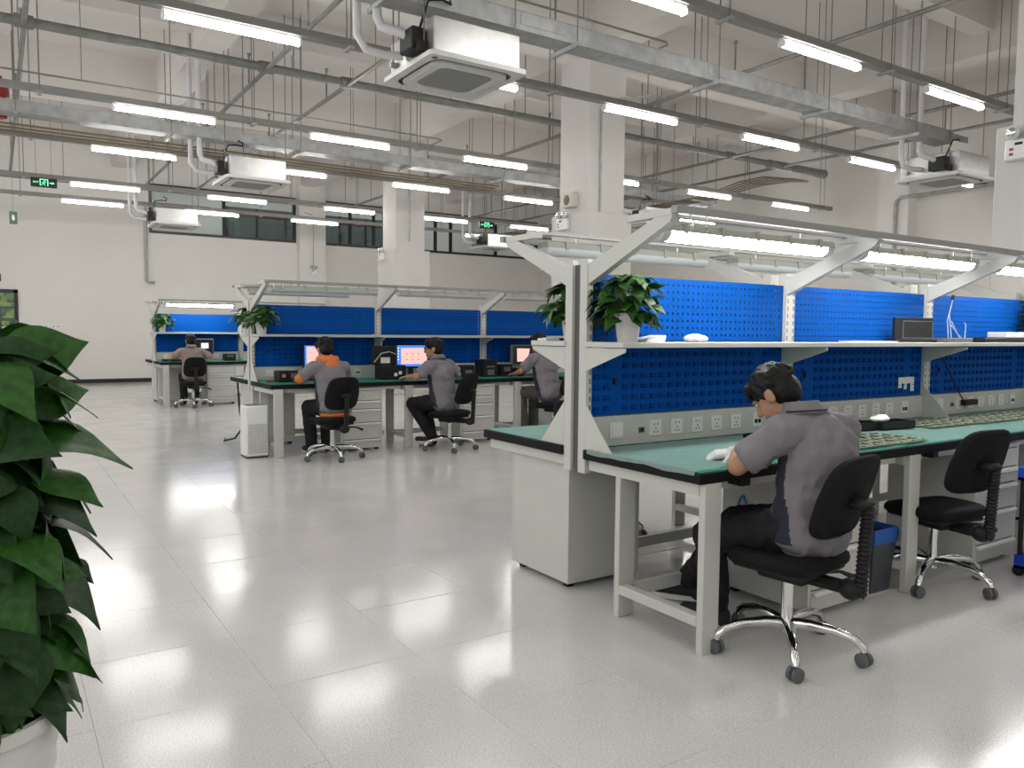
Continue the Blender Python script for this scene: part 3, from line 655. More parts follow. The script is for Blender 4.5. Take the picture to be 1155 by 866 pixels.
# ------------------------------------------------------------------ chairs
def chair(label, x, y, head, sz, az0, group='black swivel work chairs'):
    t = thing('swivel_chair', label, 'chair', (x, y, 0), 0, group)
    R = Matrix.Rotation(head-PI/2, 3, 'Z')
    def bld(m, name, mt, parent=t, sm=True): m.v = [tuple(R @ V(v)) for v in m.v]; return m.build(name, mt, parent, sm)
    def pad(w, h, th, curve, n=8, rad=.5):
        m = MB(); rings = []
        for k, (sc, dz) in enumerate(((.9, 0), (.98, .25), (1, .5), (.98, .8), (.9, 1))):
            ring = []
            for i in range(28):
                a = 2*PI*i/28; c, s_ = math.cos(a), math.sin(a); e = .5
                ring.append((w/2*sc*math.copysign(abs(c)**e, c), h/2*sc*math.copysign(abs(s_)**e, s_), dz*th))
            rings.append(ring)
        return rings
    m = MB(); rings = pad(.44, .42, .06, 0); vs = [(p[0], p[1]-.0, sz-.06+p[2]-(.03*max(0, p[1]/.21)**3)) for r_ in rings for p in r_]
    n = 28; m.add(vs, [(i*n+k, i*n+(k+1) % n, (i+1)*n+(k+1) % n, (i+1)*n+k) for i in range(4) for k in range(n)]+[tuple(range(n))[::-1], tuple(range(4*n, 5*n))]); bld(m, 'seat', 'black_fab')
    m = MB(); m.box(-.17, -.17, sz-.085, .17, .17, sz-.058, .01); bld(m, 'seat_shell', 'black_pl')
    rings = pad(.38, .35, .055, 0); zc = sz+.26
    vs = [(p[0]*(1-.12*max(0, p[1]/.18)), -.235+.0-(p[2])+.10*(abs(p[0])/.2)**2*.35-.06*(p[1]/.18), zc+p[1]) for r_ in rings for p in r_]
    m = MB(); m.add(vs, [(i*n+k, i*n+(k+1) % n, (i+1)*n+(k+1) % n, (i+1)*n+k) for i in range(4) for k in range(n)]+[tuple(range(n))[::-1], tuple(range(4*n, 5*n))]); bld(m, 'backrest', 'black_fab')
    m = MB(); pts = []; rs = []
    for k in range(40):
        z = sz-.13+.36*k/39; pts.append((0, -.315-.02*(k/39), z)); rs.append(.028 if k % 2 else .022)
    m.tube(pts, rs, 10); bld(m, 'back_bar', 'black_pl')
    m = MB(); m.box(-.05, -.345, sz+.22, .05, -.265, sz+.262, .015); bld(m, 'back_bracket', 'black_pl')
    m = MB(); m.box(-.09, -.12, sz-.13, .09, .1, sz-.083, .012); m.tube([(0, -.1, sz-.11), (0, -.33, sz-.11)], .03, 8); m.ell((0, -.28, sz-.11), (.055, .05, .045)); bld(m, 'mechanism', 'black_pl')
    m = MB(); m.tube([(.05, -.05, sz-.11), (.22, -.12, sz-.12), (.28, -.16, sz-.15)], [.008, .008, .014], 8); bld(m, 'lever', 'black_pl')
    MB().tube([(0, 0, sz-.13), (0, 0, .3)], .014, 12).build('gas_piston', 'chrome', t, True)
    MB().tube([(0, 0, .33), (0, 0, .31), (0, 0, .31), (0, 0, .09)], [.02, .027, .025, .027], 14).build('column_sleeve', 'chrome', t, True)
    for k in range(5):
        a = az0+k*2*PI/5; d = V((math.cos(a), math.sin(a), 0)); pp = V((-d.y, d.x, 0))
        m = MB(); m.tube([d*.015+V((0, 0, .125)), d*.1+V((0, 0, .135)), d*.2+V((0, 0, .128)), d*.27+V((0, 0, .108)), d*.305+V((0, 0, .08)), d*.31+V((0, 0, .062))], [.027, .024, .02, .018, .018, .017], 10); m.build('base_arm', 'chrome', t, True)
        c = MB(); th = a+random.uniform(.3, 1.4); wd = V((math.cos(th), math.sin(th), 0))
        ce = d*.31+V((0, 0, .03))
        for s_ in (-1, 1): c.tube([ce+wd*(s_*.006), ce+wd*(s_*.009), ce+wd*(s_*.022), ce+wd*(s_*.026)], [.026, .03, .03, .024], 14)
        c.tube([ce+V((0, 0, 0)), ce+V((0, 0, .035))], .009, 8); c.build('caster', 'castergrey', t, True)
    return t
rad = math.radians
chair('black swivel chair under the nearest worker at the bench', 2.81, 2.11, rad(97), .455, rad(152))
chair('empty black swivel chair at the middle bench of the nearest row', 4.28, 2.28, rad(80), .455, rad(125))
chair('black swivel chair under the worker with the orange hood', 2.97, 8.0, rad(96), .455, rad(195))
chair('black swivel chair under the worker turned sideways in profile', 4.37, 7.97, rad(118), .455, rad(180))
chair('black swivel chair under the worker partly hidden by the near post', 5.86, 7.95, rad(112), .50, rad(190))
chair('black swivel chair under the worker at the far row', 2.9, 14.72, rad(88), .455, rad(190))
chair('black swivel chair behind the nearest row, glimpsed under the bench', 3.42, 4.1, rad(-80), .455, rad(-65))

# ------------------------------------------------------------------ people
def remesh(mb, vox, smooth=3, disp=0, dscale=.12, seed=0):
    me = mb.mesh('tmp', []); o = bpy.data.objects.new('tmp', me); COL.objects.link(o)
    r = o.modifiers.new('r', 'REMESH'); r.mode = 'VOXEL'; r.voxel_size = vox; r.use_smooth_shade = True
    s = o.modifiers.new('s', 'SMOOTH'); s.factor = .5; s.iterations = smooth
    dg = bpy.context.evaluated_depsgraph_get(); dg.update(); out = bpy.data.meshes.new_from_object(o.evaluated_get(dg)); bpy.data.objects.remove(o)
    if disp:
        for v, nrm in zip(out.vertices, [v.normal.copy() for v in out.vertices]):
            p = v.co; q = V((p.x*1.0, p.y*1.0, p.z*.8))/dscale+V((seed*7.1, seed*3.3, 0))
            h = mnoise.noise(q)+.5*mnoise.noise(q*2.1); h = 1-abs(h)*2
            v.co = p+nrm*(disp*h)
    out.materials.clear(); return out
def finish(me, name, mats, parent, pred=None):
    for m in mats: me.materials.append(M[m])
    if pred: me.polygons.foreach_set('material_index', [pred(p.center, p.normal) for p in me.polygons])
    o = link(name, me, parent, 'full'); return o
def hand(m, wrist, dirv, pn, side, curl=.5, sc=1.0):
    """palm and five separate fingers; dirv = pointing direction, pn = palm normal (palm side), side=+1 thumb toward across"""
    d = V(dirv).normalized(); n = (V(pn)-d*d.dot(V(pn))).normalized(); a = d.cross(n).normalized()*side; w0 = V(wrist)
    for k in (-1, -.33, .33, 1): m.cone(w0+d*.012*sc+a*(k*.016*sc), w0+d*.082*sc+a*(k*.029*sc), .0165*sc, .0125*sc, 8)
    L = (.062, .078, .084, .074); 
    for k in range(4):
        o = w0+d*.084*sc+a*((k-1.5)*.0195*sc); dd = d.copy(); ln = L[k]*sc
        for seg, (fr, rr) in enumerate(((.45, .0092), (.3, .0085), (.25, .0075))):
            ang = curl*(.55+.35*seg); dd = (dd*math.cos(ang)+n*math.sin(ang)).normalized(); q = o+dd*(ln*fr); m.cone(o, q, rr*sc, rr*.93*sc, 8); o = q
    o = w0+d*.025*sc+a*.026*sc
    td = (a*.75+d*.55+n*.35).normalized(); q = o+td*.042*sc; m.cone(o, q, .0135*sc, .0105*sc, 8); td = (d*.8+a*.3+n*.4).normalized(); m.cone(q, q+td*.032*sc, .0102*sc, .0085*sc, 8)
def person(label, pos, head_ang, J, vox=.011, shirt='shirt', trouser='trouser', hood=False, glove=False, glasses=False, panels=True, hy=0, hp=.25, hairmat='hair'):
    """J: joints in the person's own frame (forward +Y, origin on the floor under the pelvis)"""
    t = thing('person', label, 'person', (*pos, 0), head_ang-PI/2)
    S = {}
    P = {k: V(v) for k, v in J.items()}
    pel, ch, nk, hd = P['pelvis'], P['chest'], P['neck'], P['head']
    HR = Matrix.Rotation(hy, 3, 'Z') @ Matrix.Rotation(-hp, 3, 'X')
    def hl(x, y, z): return hd+HR @ V((x, y, z))
    spine_dir = (nk-pel).normalized()
    def torso(m, g=0):
        R1 = Matrix.Rotation(-math.atan2(spine_dir.y, spine_dir.z), 3, 'X')
        m.ell(pel, (.165+g, .115+g, .115+g), R1); m.ell(pel.lerp(ch, .5), (.148+g, .105+g, .16+g), R1); m.ell(ch, (.168+g, .115+g, .17+g), R1)
        for s in ('l', 'r'):
            sh = P['sh_'+s]; m.cone(ch.lerp(nk, .62), sh, .075+g, .062+g)
            m.cone(ch+(sh-ch)*.35, pel+(P['hip_'+s]-pel)*.8, .095+g, .10+g)
    # body
    b = MB(); torso(b)
    b.cone(nk-spine_dir*.03, hl(0, -.02, -.07), .056, .052)
    b.ell(hl(0, -.012, .022), (.074, .092, .088), HR); b.ell(hl(0, .022, -.035), (.060, .068, .078), HR); b.ell(hl(0, .055, -.088), (.032, .028, .026), HR)
    b.cone(hl(0, .086, .012), hl(0, .104, -.022), .009, .0145, 8); b.ell(hl(0, .086, -.062), (.022, .01, .008), HR); b.ell(hl(0, .084, -.074), (.018, .01, .007), HR)
    b.ell(hl(0, .078, .028), (.05, .016, .01), HR)
    for s in (-1, 1):
        b.ell(hl(s*.077, -.012, -.008), (.011, .022, .034), HR); b.ell(hl(s*.08, -.02, .008), (.009, .017, .018), HR)
    for s in ('l', 'r'):
        b.cone(P['sh_'+s], P['el_'+s], .05, .041); b.cone(P['el_'+s], P['wr_'+s], .041, .028)
        b.cone(P['hip_'+s], P['kn_'+s], .085, .058); b.cone(P['kn_'+s], P['an_'+s], .056, .038); b.cone(P['an_'+s], P['toe_'+s], .036, .03)
        if not (glove and s == 'l'): hand(b, P['wr_'+s], P['hd_'+s], (0, .2, -1), 1 if s == 'l' else -1, .38)
    body = finish(remesh(b, vox*.8 if vox < .009 else vox*.85, 1), 'body', ['skin'], t)
    if glove:
        g = MB(); hand(g, P['wr_l'], P['hd_l'], (0, .2, -1), 1, .8, 1.12); dv = V(P['hd_l']).normalized(); g.cone(P['wr_l']-dv*.05, P['wr_l']+dv*.02, .036, .03)
        finish(remesh(g, .0045, 1), 'glove', ['glove'], t)
    # face details
    for s in (-1, 1):
        m = MB(); m.ell(hl(s*.031, .076, .012), (.012, .007, .006), HR); m.build('eye', 'white', body, True); m = MB(); m.ell(hl(s*.031, .0815, .012), (.006, .003, .005), HR); m.build('pupil', 'dark', body, True)
        m = MB(); m.tube([hl(s*.014, .093, .032), hl(s*.03, .092, .037), hl(s*.05, .08, .033)], .004, 6); m.build('eyebrow', 'hair', body, True)
    if glasses:
        m = MB()
        for s in (-1, 1):
            m.tube([hl(s*.034+.024*math.cos(a), .098-abs(math.cos(a)-(-s))*.002, .012+.018*math.sin(a)) for a in [2*PI*k/14 for k in range(15)]], .003, 6); m.tube([hl(s*.058, .094, .016), hl(s*.08, .0, .014)], .003, 6)
        m.tube([hl(-.01, .1, .015), hl(.01, .1, .015)], .003, 6); m.build('spectacles', 'lens', body)
    # hair: a thick cap with a fringe and short back
    h = MB(); h.ell(hl(0, -.022, .048), (.087, .104, .090), HR); h.ell(hl(0, -.052, .0), (.079, .072, .088), HR); h.ell(hl(0, .045, .085), (.066, .045, .038), HR)
    rnd = random.Random(len(label))
    for k in range(60):
        a = rnd.uniform(0, 2*PI); e = rnd.uniform(-.1, 1.2); dv = V((math.cos(a)*math.cos(e), math.sin(a)*math.cos(e), math.sin(e)))
        if dv.y > .5 and dv.z < .45: continue
        c = hl(dv.x*.083, -.024+dv.y*.098, .045+dv.z*.088); e2 = hl(dv.x*.090, -.03+dv.y*.106-.004, .025+dv.z*.090); h.cone(c, e2, .013, .005, 6)
    for k in range(7):
        x = -.06+.02*k; h.cone(hl(x, .055, .09), hl(x*1.05, .083-.25*abs(x)**1.2, .048+rnd.uniform(-.006, .008)), .016, .006, 6)
    for s in (-1, 1): h.cone(hl(s*.078, .012, .04), hl(s*.078, .012, .0), .012, .006, 6)
    finish(remesh(h, min(vox*.7, .007), 1, .002, .02), 'hair', [hairmat], t)
    # shirt
    s_ = MB(); torso(s_, .014)
    hemd = (pel-ch).normalized(); s_.ell(pel+hemd*.03, (.188, .14, .11), None)
    for s in ('l', 'r'):
        sh, el = P['sh_'+s], P['el_'+s]; dd = (el-sh).normalized(); L = (el-sh).length
        s_.tube([sh-dd*.055, sh-dd*.03, sh, sh+dd*L*.4, sh+dd*L*.78, sh+dd*L*.80], [.03, .058, .068, .066, .07, .066], 14)
    def pr(c, n):
        if not panels: return 0
        q = c-pel; up = q.z/(nk.z-pel.z); 
        wd = .035+.055*abs(up-.38)
        if -.12 < up < .66 and abs(q.x) < .21 and q.y < .16 and abs((q.y-spine_dir.y*q.z)-.035) < wd and abs(q.x) > .10 and abs(n.x) > .35: return 1
        return 0
    shm = finish(remesh(s_, vox, 3, .011 if vox < .009 else .008, .10, len(label)), 'shirt', [shirt, 'navy'], t, pr)
    for s in ('l', 'r'):
        sh, el = P['sh_'+s], P['el_'+s]
        if hood: m = MB(); m.cone(sh.lerp(el, .78), el, .055, .052); m.cone(el, el.lerp(P['wr_'+s], .35), .052, .046); finish(remesh(m, .01, 2), 'hoodie_sleeve', ['orange'], t)
    cpts = []
    up = ((hl(0, 0, -.07)-nk).normalized()*.5+V((0, 0, 1))).normalized(); nk0 = nk; nk = nk+V((0, -.012, .03)); cx = V((1, 0, 0)); cy = up.cross(cx).normalized()
    if hood:
        nk = nk0+V((0, 0, -.01)); m = MB()
        for k in range(11):
            a = -2.6+5.2*k/10-PI/2; c = nk+up*.01+cx*(.085*math.cos(a))+V((0, 1, 0))*(.08*math.sin(a)-.01)+V((0, 0, .02)); m.ell(c, (.042, .04, .045))
        m.ell(nk+V((0, -.105, -.05)), (.075, .04, .085)); finish(remesh(m, .01, 3, .004, .05), 'hood', ['orange'], t)
        m = MB(); m.tube([pel+V((.155*math.cos(a), .13*math.sin(a)-.01, -.085)) for a in [PI+PI*k/10 for k in range(11)]], .022, 8); m.build('hoodie_hem', 'orange', t, True)
    else:
        m = MB(); vs = []; fs = []; n = 22
        for j, (rr, zz) in enumerate(((.094, -.022), (.076, .03), (.068, .029), (.082, -.022))):
            for k in range(n):
                a = 2*PI*k/n; lift = .012*(-math.sin(a)); vs.append(nk+cx*(rr*1.05*math.cos(a))+V((0, 1, 0))*(rr*math.sin(a)+.012)+up*(zz+lift))
        fs = [(j*n+k, j*n+(k+1) % n, ((j+1) % 4)*n+(k+1) % n, ((j+1) % 4)*n+k) for j in range(4) for k in range(n)]; m.add(vs, fs); m.build('collar', shirt, t, True)
        m = MB(); m.tube([nk+cx*(.097*math.cos(a))+V((0, 1, 0))*(.094*math.sin(a)+.012)+up*(-.012+.012*(-math.sin(a))) for a in [PI*.95+PI*1.1*k/12 for k in range(13)]], .004, 6); m.build('collar_trim', 'navy', t, True)
    nk = nk0
    # trousers
    q = MB(); q.ell(pel+V((0, 0, -.03)), (.176, .13, .09))
    for s in ('l', 'r'):
        q.cone(P['hip_'+s], P['kn_'+s], .10, .072); q.cone(P['kn_'+s], P['an_'+s]+V((0, 0, .03)), .072, .062)
    finish(remesh(q, vox, 3, .007, .07, 3), 'trousers', [trouser], t)
    for s in ('l', 'r'):
        a, e = P['an_'+s], P['toe_'+s]; f = V((e.x-a.x, e.y-a.y, 0)).normalized(); z0 = min(a.z, e.z)
        m = MB(); b0 = V((a.x, a.y, a.z-.035)); m.ell(b0-f*.03+V((0, 0, .0)), (.042, .042, .05)); m.cone(b0+V((0, 0, .005)), V((e.x, e.y, e.z+.005)), .044, .036); m.cone(b0+f*.02+V((0, 0, .03)), V((e.x, e.y, e.z)), .036, .03)
        sh = finish(remesh(m, .008, 2), 'shoe', ['shoe'], t)
        g = Matrix.Rotation(math.atan2(f.y, f.x), 3, 'Z'); m = MB(); ring = []
        for k in range(20):
            an = 2*PI*k/20; ring.append((.135*math.cos(an), .047*math.sin(an)*(1+.12*math.cos(an))))
        mid = (V((a.x, a.y, 0))+V((e.x, e.y, 0)))/2; ctr = V((mid.x, mid.y, 0)); zb = e.z-.036
        m.add([ctr+g @ V((x, y, zb)) for x, y in ring]+[ctr+g @ V((x, y, zb+.024)) for x, y in ring], [tuple(range(20))[::-1], tuple(range(20, 40))]+[(k, (k+1) % 20, 20+(k+1) % 20, 20+k) for k in range(20)]); m.build('sole', 'sole', sh)
    return t
def pose(sz=.455, lean=.12, head=None, **over):
    J = dict(pelvis=(0, 0, sz+.10), chest=(0, lean*.65, sz+.40), neck=(0, lean+.01, sz+.575), head=(0, lean+.08, sz+.70),
        sh_l=(-.175, lean*.9, sz+.505), sh_r=(.175, lean*.9, sz+.505), el_l=(-.25, lean+.14, .83), el_r=(.25, lean+.14, .83), wr_l=(-.16, lean+.34, .83), wr_r=(.16, lean+.34, .83),
        hd_l=(.25, 1, -.1), hd_r=(-.25, 1, -.1), hip_l=(-.085, .03, sz+.085), hip_r=(.085, .03, sz+.085), kn_l=(-.11, .42, sz+.07), kn_r=(.11, .42, sz+.07), an_l=(-.10, .36, .085), an_r=(.10, .40, .085))
    J.update(over)
    for s in 'lr':
        if 'toe_'+s not in J: a = J['an_'+s]; J['toe_'+s] = (a[0]*1.1, a[1]+.15, .045)
    return J
def local(P0, pts):       # world points into the frame of an unrotated figure standing at P0
    return {k: (v[0]-P0[0], v[1]-P0[1], v[2]) for k, v in pts.items()}
p0 = (2.86, 2.03)
J1 = local(p0, dict(pelvis=(2.86, 2.03, .56), chest=(2.89, 2.01, .84), neck=(2.86, 2.10, 1.02), head=(2.825, 2.22, 1.093), sh_l=(2.715, 2.09, .95), sh_r=(3.06, 2.05, .95),
    el_l=(2.615, 2.235, .80), el_r=(3.17, 2.26, .82), wr_l=(2.80, 2.395, .825), wr_r=(3.0, 2.46, .83), hip_l=(2.78, 2.06, .545), hip_r=(2.95, 2.06, .545), kn_l=(2.69, 2.45, .45), kn_r=(2.93, 2.50, .47),
    an_l=(2.77, 2.47, .09), an_r=(2.93, 2.78, .09), toe_l=(2.72, 2.61, .045), toe_r=(2.84, 2.92, .045)))
J1['hd_l'] = (-.65, .65, -.12); J1['hd_r'] = (-.75, .45, -.1)
person('worker in grey shirt with white glove bent over the nearest bench', p0, PI/2, J1, vox=.0075, glove=True, hy=.25, hp=.75)
person('worker seen from behind with orange hood at the middle row', (3.02, 8.06), rad(96), pose(lean=.16, el_l=(-.30, .22, .845), el_r=(.27, .26, .845)), hood=True, hp=.35)
person('worker with glasses in profile sitting sideways at the middle row', (4.33, 8.0), rad(112), pose(lean=.10, sz=.46, el_l=(-.27, .2, .85), el_r=(.30, .05, .86), wr_r=(.22, .28, .83), kn_l=(-.12, .40, .52), an_l=(-.05, .16, .13), toe_l=(-.12, .31, .10), an_r=(.12, .3, .085)), glasses=True, panels=True, hy=.55, hp=.12)
person('worker partly hidden behind the post, at the right end of the middle row', (5.84, 8.02), rad(98), pose(lean=.14, sz=.52, el_l=(-.27, .24, .88), el_r=(.27, .24, .88)), trouser='trouser_grey', hy=.1, hp=.2)
person('worker in beige shirt seen from behind at the far row', (2.92, 14.80), rad(88), pose(lean=.14, el_l=(-.33, .16, .87), el_r=(.33, .16, .87)), shirt='shirt_beige', panels=False, hp=.3, vox=.014)

# ------------------------------------------------------------------ plants
def leaf_mb(droop=.25, fold=.22, wid=.62, seed=0):
    m = MB(); rnd = random.Random(seed); N = 8; prof = [.10, .72, .98, 1.0, .88, .68, .43, .2, .0]; vs = []
    back = [-.0, -.10, -.02, .0, 0, 0, 0, 0, 0]
    tw = rnd.uniform(-.15, .15)
    for i in range(N+1):
        u = i/N; y = u; z = -droop*u*u+.05*math.sin(u*PI); hw = wid/2*prof[i]
        for s in (-1, -.55, 0, .55, 1):
            yy = y+(back[i]*abs(s)); zz = z+fold*abs(s)*hw-.10*hw*(abs(s)**3)*2+tw*s*hw*u; vs.append((s*hw, yy, zz+.012*math.sin(9*u+3*s)))
    fs = [(i*5+k, i*5+k+1, (i+1)*5+k+1, (i+1)*5+k) for i in range(N) for k in range(4)]
    m.add(vs, fs); return m
LEAVES = {}
for mt in ('leaf', 'leaf_dark'):
    LEAVES[mt] = [leaf_mb(d, f, wd, k).mesh('leaf', [mt]) for k, (d, f, wd) in enumerate(((.2, .2, .72), (.35, .18, .78), (.28, .3, .68), (.45, .25, .74), (.12, .15, .76)))]
    for me in LEAVES[mt]: me.polygons.foreach_set('use_smooth', [True]*len(me.polygons))
def put_leaf(t, base, tip_dir, up, L, mt, rnd):
    y = V(tip_dir).normalized(); x = y.cross(V(up)); x = x.normalized() if x.length > 1e-3 else V((1, 0, 0)); z = x.cross(y)
    a = rnd.uniform(-.45, .45); x2 = x*math.cos(a)+z*math.sin(a); z2 = x2.cross(y)
    o = bpy.data.objects.new('leaf', rnd.choice(LEAVES[mt])); COL.objects.link(o); o.parent = t
    mm = Matrix((x2*L, y*L, z2*L)).transposed().to_4x4(); mm.translation = V(base); o.matrix_basis = mm
def pot_plant(label, loc, pot_prof, top, n, Rr, Lr, hz, seed, group=None, pieces=True, name='potted_pothos'):
    t = thing(name, label, 'plant', loc, 0, group); rnd = random.Random(seed)
    m = MB(); r1, h1 = pot_prof[-1]; m.lathe(pot_prof+[(r1-.012, h1), (r1-.02, h1-.03)], n=28, capt=False); m.build('pot', 'pot', t, True); m = MB(); m.lathe([(r1-.02, h1-.032), (.001, h1-.025)], n=20, capb=False, capt=False); m.build('soil', 'soil', t)
    st = MB(); lm = MB()
    for k in range(n):
        az = 2*PI*(k*.618+rnd.uniform(-.05, .05)); e = rnd.random(); el = rad(-35+115*e); rr = Rr*rnd.uniform(.45, 1); d = V((math.cos(az), math.sin(az), 0))
        b = V((0, 0, h1+.02))+d*(rr*math.cos(el)*.72)+V((0, 0, max(-.05, hz*math.sin(el)*.8+hz*.18))); tdir = d*math.cos(rad(20)+.2*e)+V((0, 0, rnd.uniform(-.75, .25)))
        L = rnd.uniform(*Lr); st.tube([(d.x*.02, d.y*.02, h1-.03), V((d.x*.02, d.y*.02, h1)).lerp(b, .6)+V((0, 0, .03)), b], .0028, 4)
        if pieces: put_leaf(t, b, tdir, V((0, 0, 1))+d*.3, L, rnd.choice(('leaf', 'leaf', 'leaf_dark')), rnd)
        else:
            y = tdir.normalized(); x = y.cross(V((0, 0, 1))).normalized(); z = x.cross(y); q = leaf_mb(.3, .25, .6, k); lm.add([b+x*(a*L)+y*(bb*L)+z*(c*L) for a, bb, c in q.v], q.f)
    st.build('stems', 'stem', t)
    if not pieces: o = lm.build('foliage', 'leaf', t, True); o['kind'] = 'stuff'
    return t
POT = [(.048, 0), (.052, .02), (.062, .10), (.070, .125), (.074, .126), (.074, .14)]
pot_plant('bushy green pothos in a white pot on the nearest shelf, camera side', (2.565, 2.885, 1.318), POT, 0, 130, .20, (.07, .115), .17, 5, 'pothos plants on the bench shelves')
pot_plant('green pothos in a white pot on the nearest shelf, behind the post', (2.60, 3.36, 1.318), POT, 0, 110, .19, (.07, .11), .16, 8, 'pothos plants on the bench shelves')
pot_plant('green pothos in a white pot on the middle row shelf, camera side', (2.50, 8.95, 1.318), POT, 0, 110, .24, (.08, .12), .15, 9, 'pothos plants on the bench shelves', False)
pot_plant('green pothos in a white pot on the middle row shelf, far side', (2.48, 9.46, 1.318), POT, 0, 90, .22, (.08, .12), .15, 10, 'pothos plants on the bench shelves', False)
pot_plant('green pothos in a white pot on the far row shelf', (2.55, 15.55, 1.318), POT, 0, 90, .25, (.09, .13), .17, 12, 'pothos plants on the bench shelves', False)
pot_plant('green pothos in a white pot on the far end of the nearest shelf', (6.93, 2.92, 1.318), POT, 0, 70, .19, (.08, .12), .18, 13, 'pothos plants on the bench shelves', False)
# tall pothos on a pole at the left edge
bp = thing('tall_pothos', 'tall leafy pothos on a pole in a ribbed white floor pot at the left edge', 'plant', (-.07, 2.12, 0)); rnd = random.Random(4)
prof = [(.125, 0), (.13, .02)]
for k in range(7): prof += [(.133+.005*k, .05+.055*k), (.139+.005*k, .065+.055*k), (.139+.005*k, .085+.055*k)]
prof += [(.165, .45), (.178, .455), (.178, .485), (.165, .487), (.158, .44)]
MB().lathe(prof, n=36, capt=False).build('pot', 'pot', bp, True); MB().lathe([(.157, .445), (.001, .45)], n=20, capb=False, capt=False).build('soil', 'soil', bp)
MB().tube([(0, 0, .4), (0, 0, 1.27)], .03, 10).build('support_pole', 'soil', bp)
st = MB()
for k in range(265):
    u = (k+.5)/265; z = .52+.80*u+rnd.uniform(-.03, .03); az = k*2.399+rnd.uniform(-.3, .3); d = V((math.cos(az), math.sin(az), 0))
    rr = (.07+.10*rnd.random())*(1 if z < 1.15 else .75); L = rnd.uniform(.105, .195)*(1 if u > .12 else .85); b = V((0, 0, z))+d*rr; el = rnd.uniform(-1.05, -.15) if z < 1.1 else rnd.uniform(-.6, .3)
    if rnd.random() < .5: st.tube([V((0, 0, z-.08)), V((0, 0, z-.02))+d*rr*.6, b], .0035, 4)
    tw = rnd.uniform(-1.1, 1.1); dt = V((d.x*math.cos(tw)-d.y*math.sin(tw), d.x*math.sin(tw)+d.y*math.cos(tw), 0)); put_leaf(bp, b, dt*math.cos(el)+V((0, 0, math.sin(el))), d*1.5+V((0, 0, .55)), L, 'leaf' if rnd.random() < .45 else 'leaf_dark', rnd)
for (b, tip, L, mt) in (((.10, -.02, 1.115), (.95, -.10, -.12), .25, 'leaf'), ((.09, -.06, 1.22), (.8, -.1, .05), .17, 'leaf'), ((.05, -.05, 1.30), (.9, -.3, .12), .18, 'leaf'), ((.10, -.03, 1.01), (.9, -.2, -.4), .2, 'leaf_dark'),
        ((.13, -.02, .80), (.85, -.1, -.5), .2, 'leaf_dark'), ((.12, -.04, .68), (.8, -.1, -.75), .2, 'leaf'), ((.02, -.12, 1.28), (.5, -.7, -.2), .2, 'leaf'), ((.13, .0, .92), (1, -.1, -.3), .19, 'leaf_dark'), ((.03, -.12, .62), (.3, -.3, -.9), .2, 'leaf')):
    put_leaf(bp, b, tip, (.2, -.2, 1), L, mt, rnd); st.tube([V((0, 0, b[2]-.08)), V(b)*.6+V((0, 0, b[2]*.4)), V(b)], .004, 5)
st.build('stems', 'stem', bp)

# ------------------------------------------------------------------ things on and by the benches
def sheet(x0=2.392, wd=1.06, cutk=.5):
    m = MB(); nx, ny = 44, 30
    for j in range(ny+1):
        for i in range(nx+1):
            x = x0+wd*i/nx; v = j/ny; y0 = 2.285+(min(.26, cutk*max(0, x-2.56)) if cutk > .1 else .02*mnoise.noise(V((x*5, 1, 0)))); y = y0+(3.0-y0)*v
            z = .7885+(.006*abs(mnoise.noise(V((x*8, y*8, 0))))+.008*abs(mnoise.noise(V((x*3+y*6, x*5, 3)))) if cutk > .1 else .0025*mnoise.noise(V((x*5, y*5, 0)))+.001)
            if x < 2.418: z -= (.75+.5*mnoise.noise(V((3, y*6, 0))))*(2.418-x)
            m.v.append((max(x, 2.414-.1*(2.418-x)) if x < 2.418 else x, y, z))
    for j in range(ny):
        for i in range(nx): a = j*(nx+1)+i; m.f.append((a, a+1, a+nx+2, a+nx+1)); m.mi.append(0)
    return m
tag(sheet().build('plastic_sheet', 'film', None, True), 'clear plastic film lying on the green top of the nearest bench', 'sheet')
tag(sheet(3.47, 1.9, 0).build('plastic_sheet', 'film', None, True), 'clear plastic film under the circuit boards on the middle bench', 'sheet')
tag(sheet(5.39, 1.6, 0).build('plastic_sheet', 'film', None, True), 'clear plastic film under the circuit boards on the right bench', 'sheet')
def pcb_mesh():
    m = MB(); m.m = 0; m.box(-.05, -.034, 0, .05, .034, .004); m.m = 1; m.box(-.03, -.012, .004, -.008, .008, .007); m.box(.02, -.022, .004, .036, -.01, .007); m.box(-.044, .026, .004, .044, .032, .008); m.m = 2; m.box(.006, .0, .004, .018, .018, .007); m.box(.026, .002, .004, .042, .018, .008); m.box(-.044, -.03, .004, -.034, .018, .007)
    return m.mesh('circuit_board', ['pcb', 'chip', 'solder'])
pcb = pcb_mesh(); rnd = random.Random(2)
def boards(xs, ys, label, group, z=.7955):
    for i, x in enumerate(xs):
        for j, y in enumerate(ys):
            if y < 2.6 and j > i and x < 3.9: continue
            o = bpy.data.objects.new('circuit_board', pcb); COL.objects.link(o); o.location = (x+rnd.uniform(-.004, .004), y+rnd.uniform(-.004, .004), z); o.rotation_euler = (0, 0, rnd.uniform(-.05, .05)); tag(o, label % (ORD[i], ORD[j]), 'circuit board', group)
boards([3.62+.112*i for i in range(6)], [2.33+.078*j for j in range(4)], '%s green circuit board from the nearest worker, %s line from the bench front edge', 'circuit boards beside the worker')
boards([5.42+.112*i for i in range(10)], [2.60+.078*j for j in range(4)], 'green circuit board on the right bench, %s from its left end, %s line back', 'circuit boards at the far right')
boards([4.86+.112*i for i in range(5)], [2.62+.078*j for j in range(4)], 'circuit board on the middle bench behind the chair, %s from the trays, %s line back', 'circuit boards in the middle')
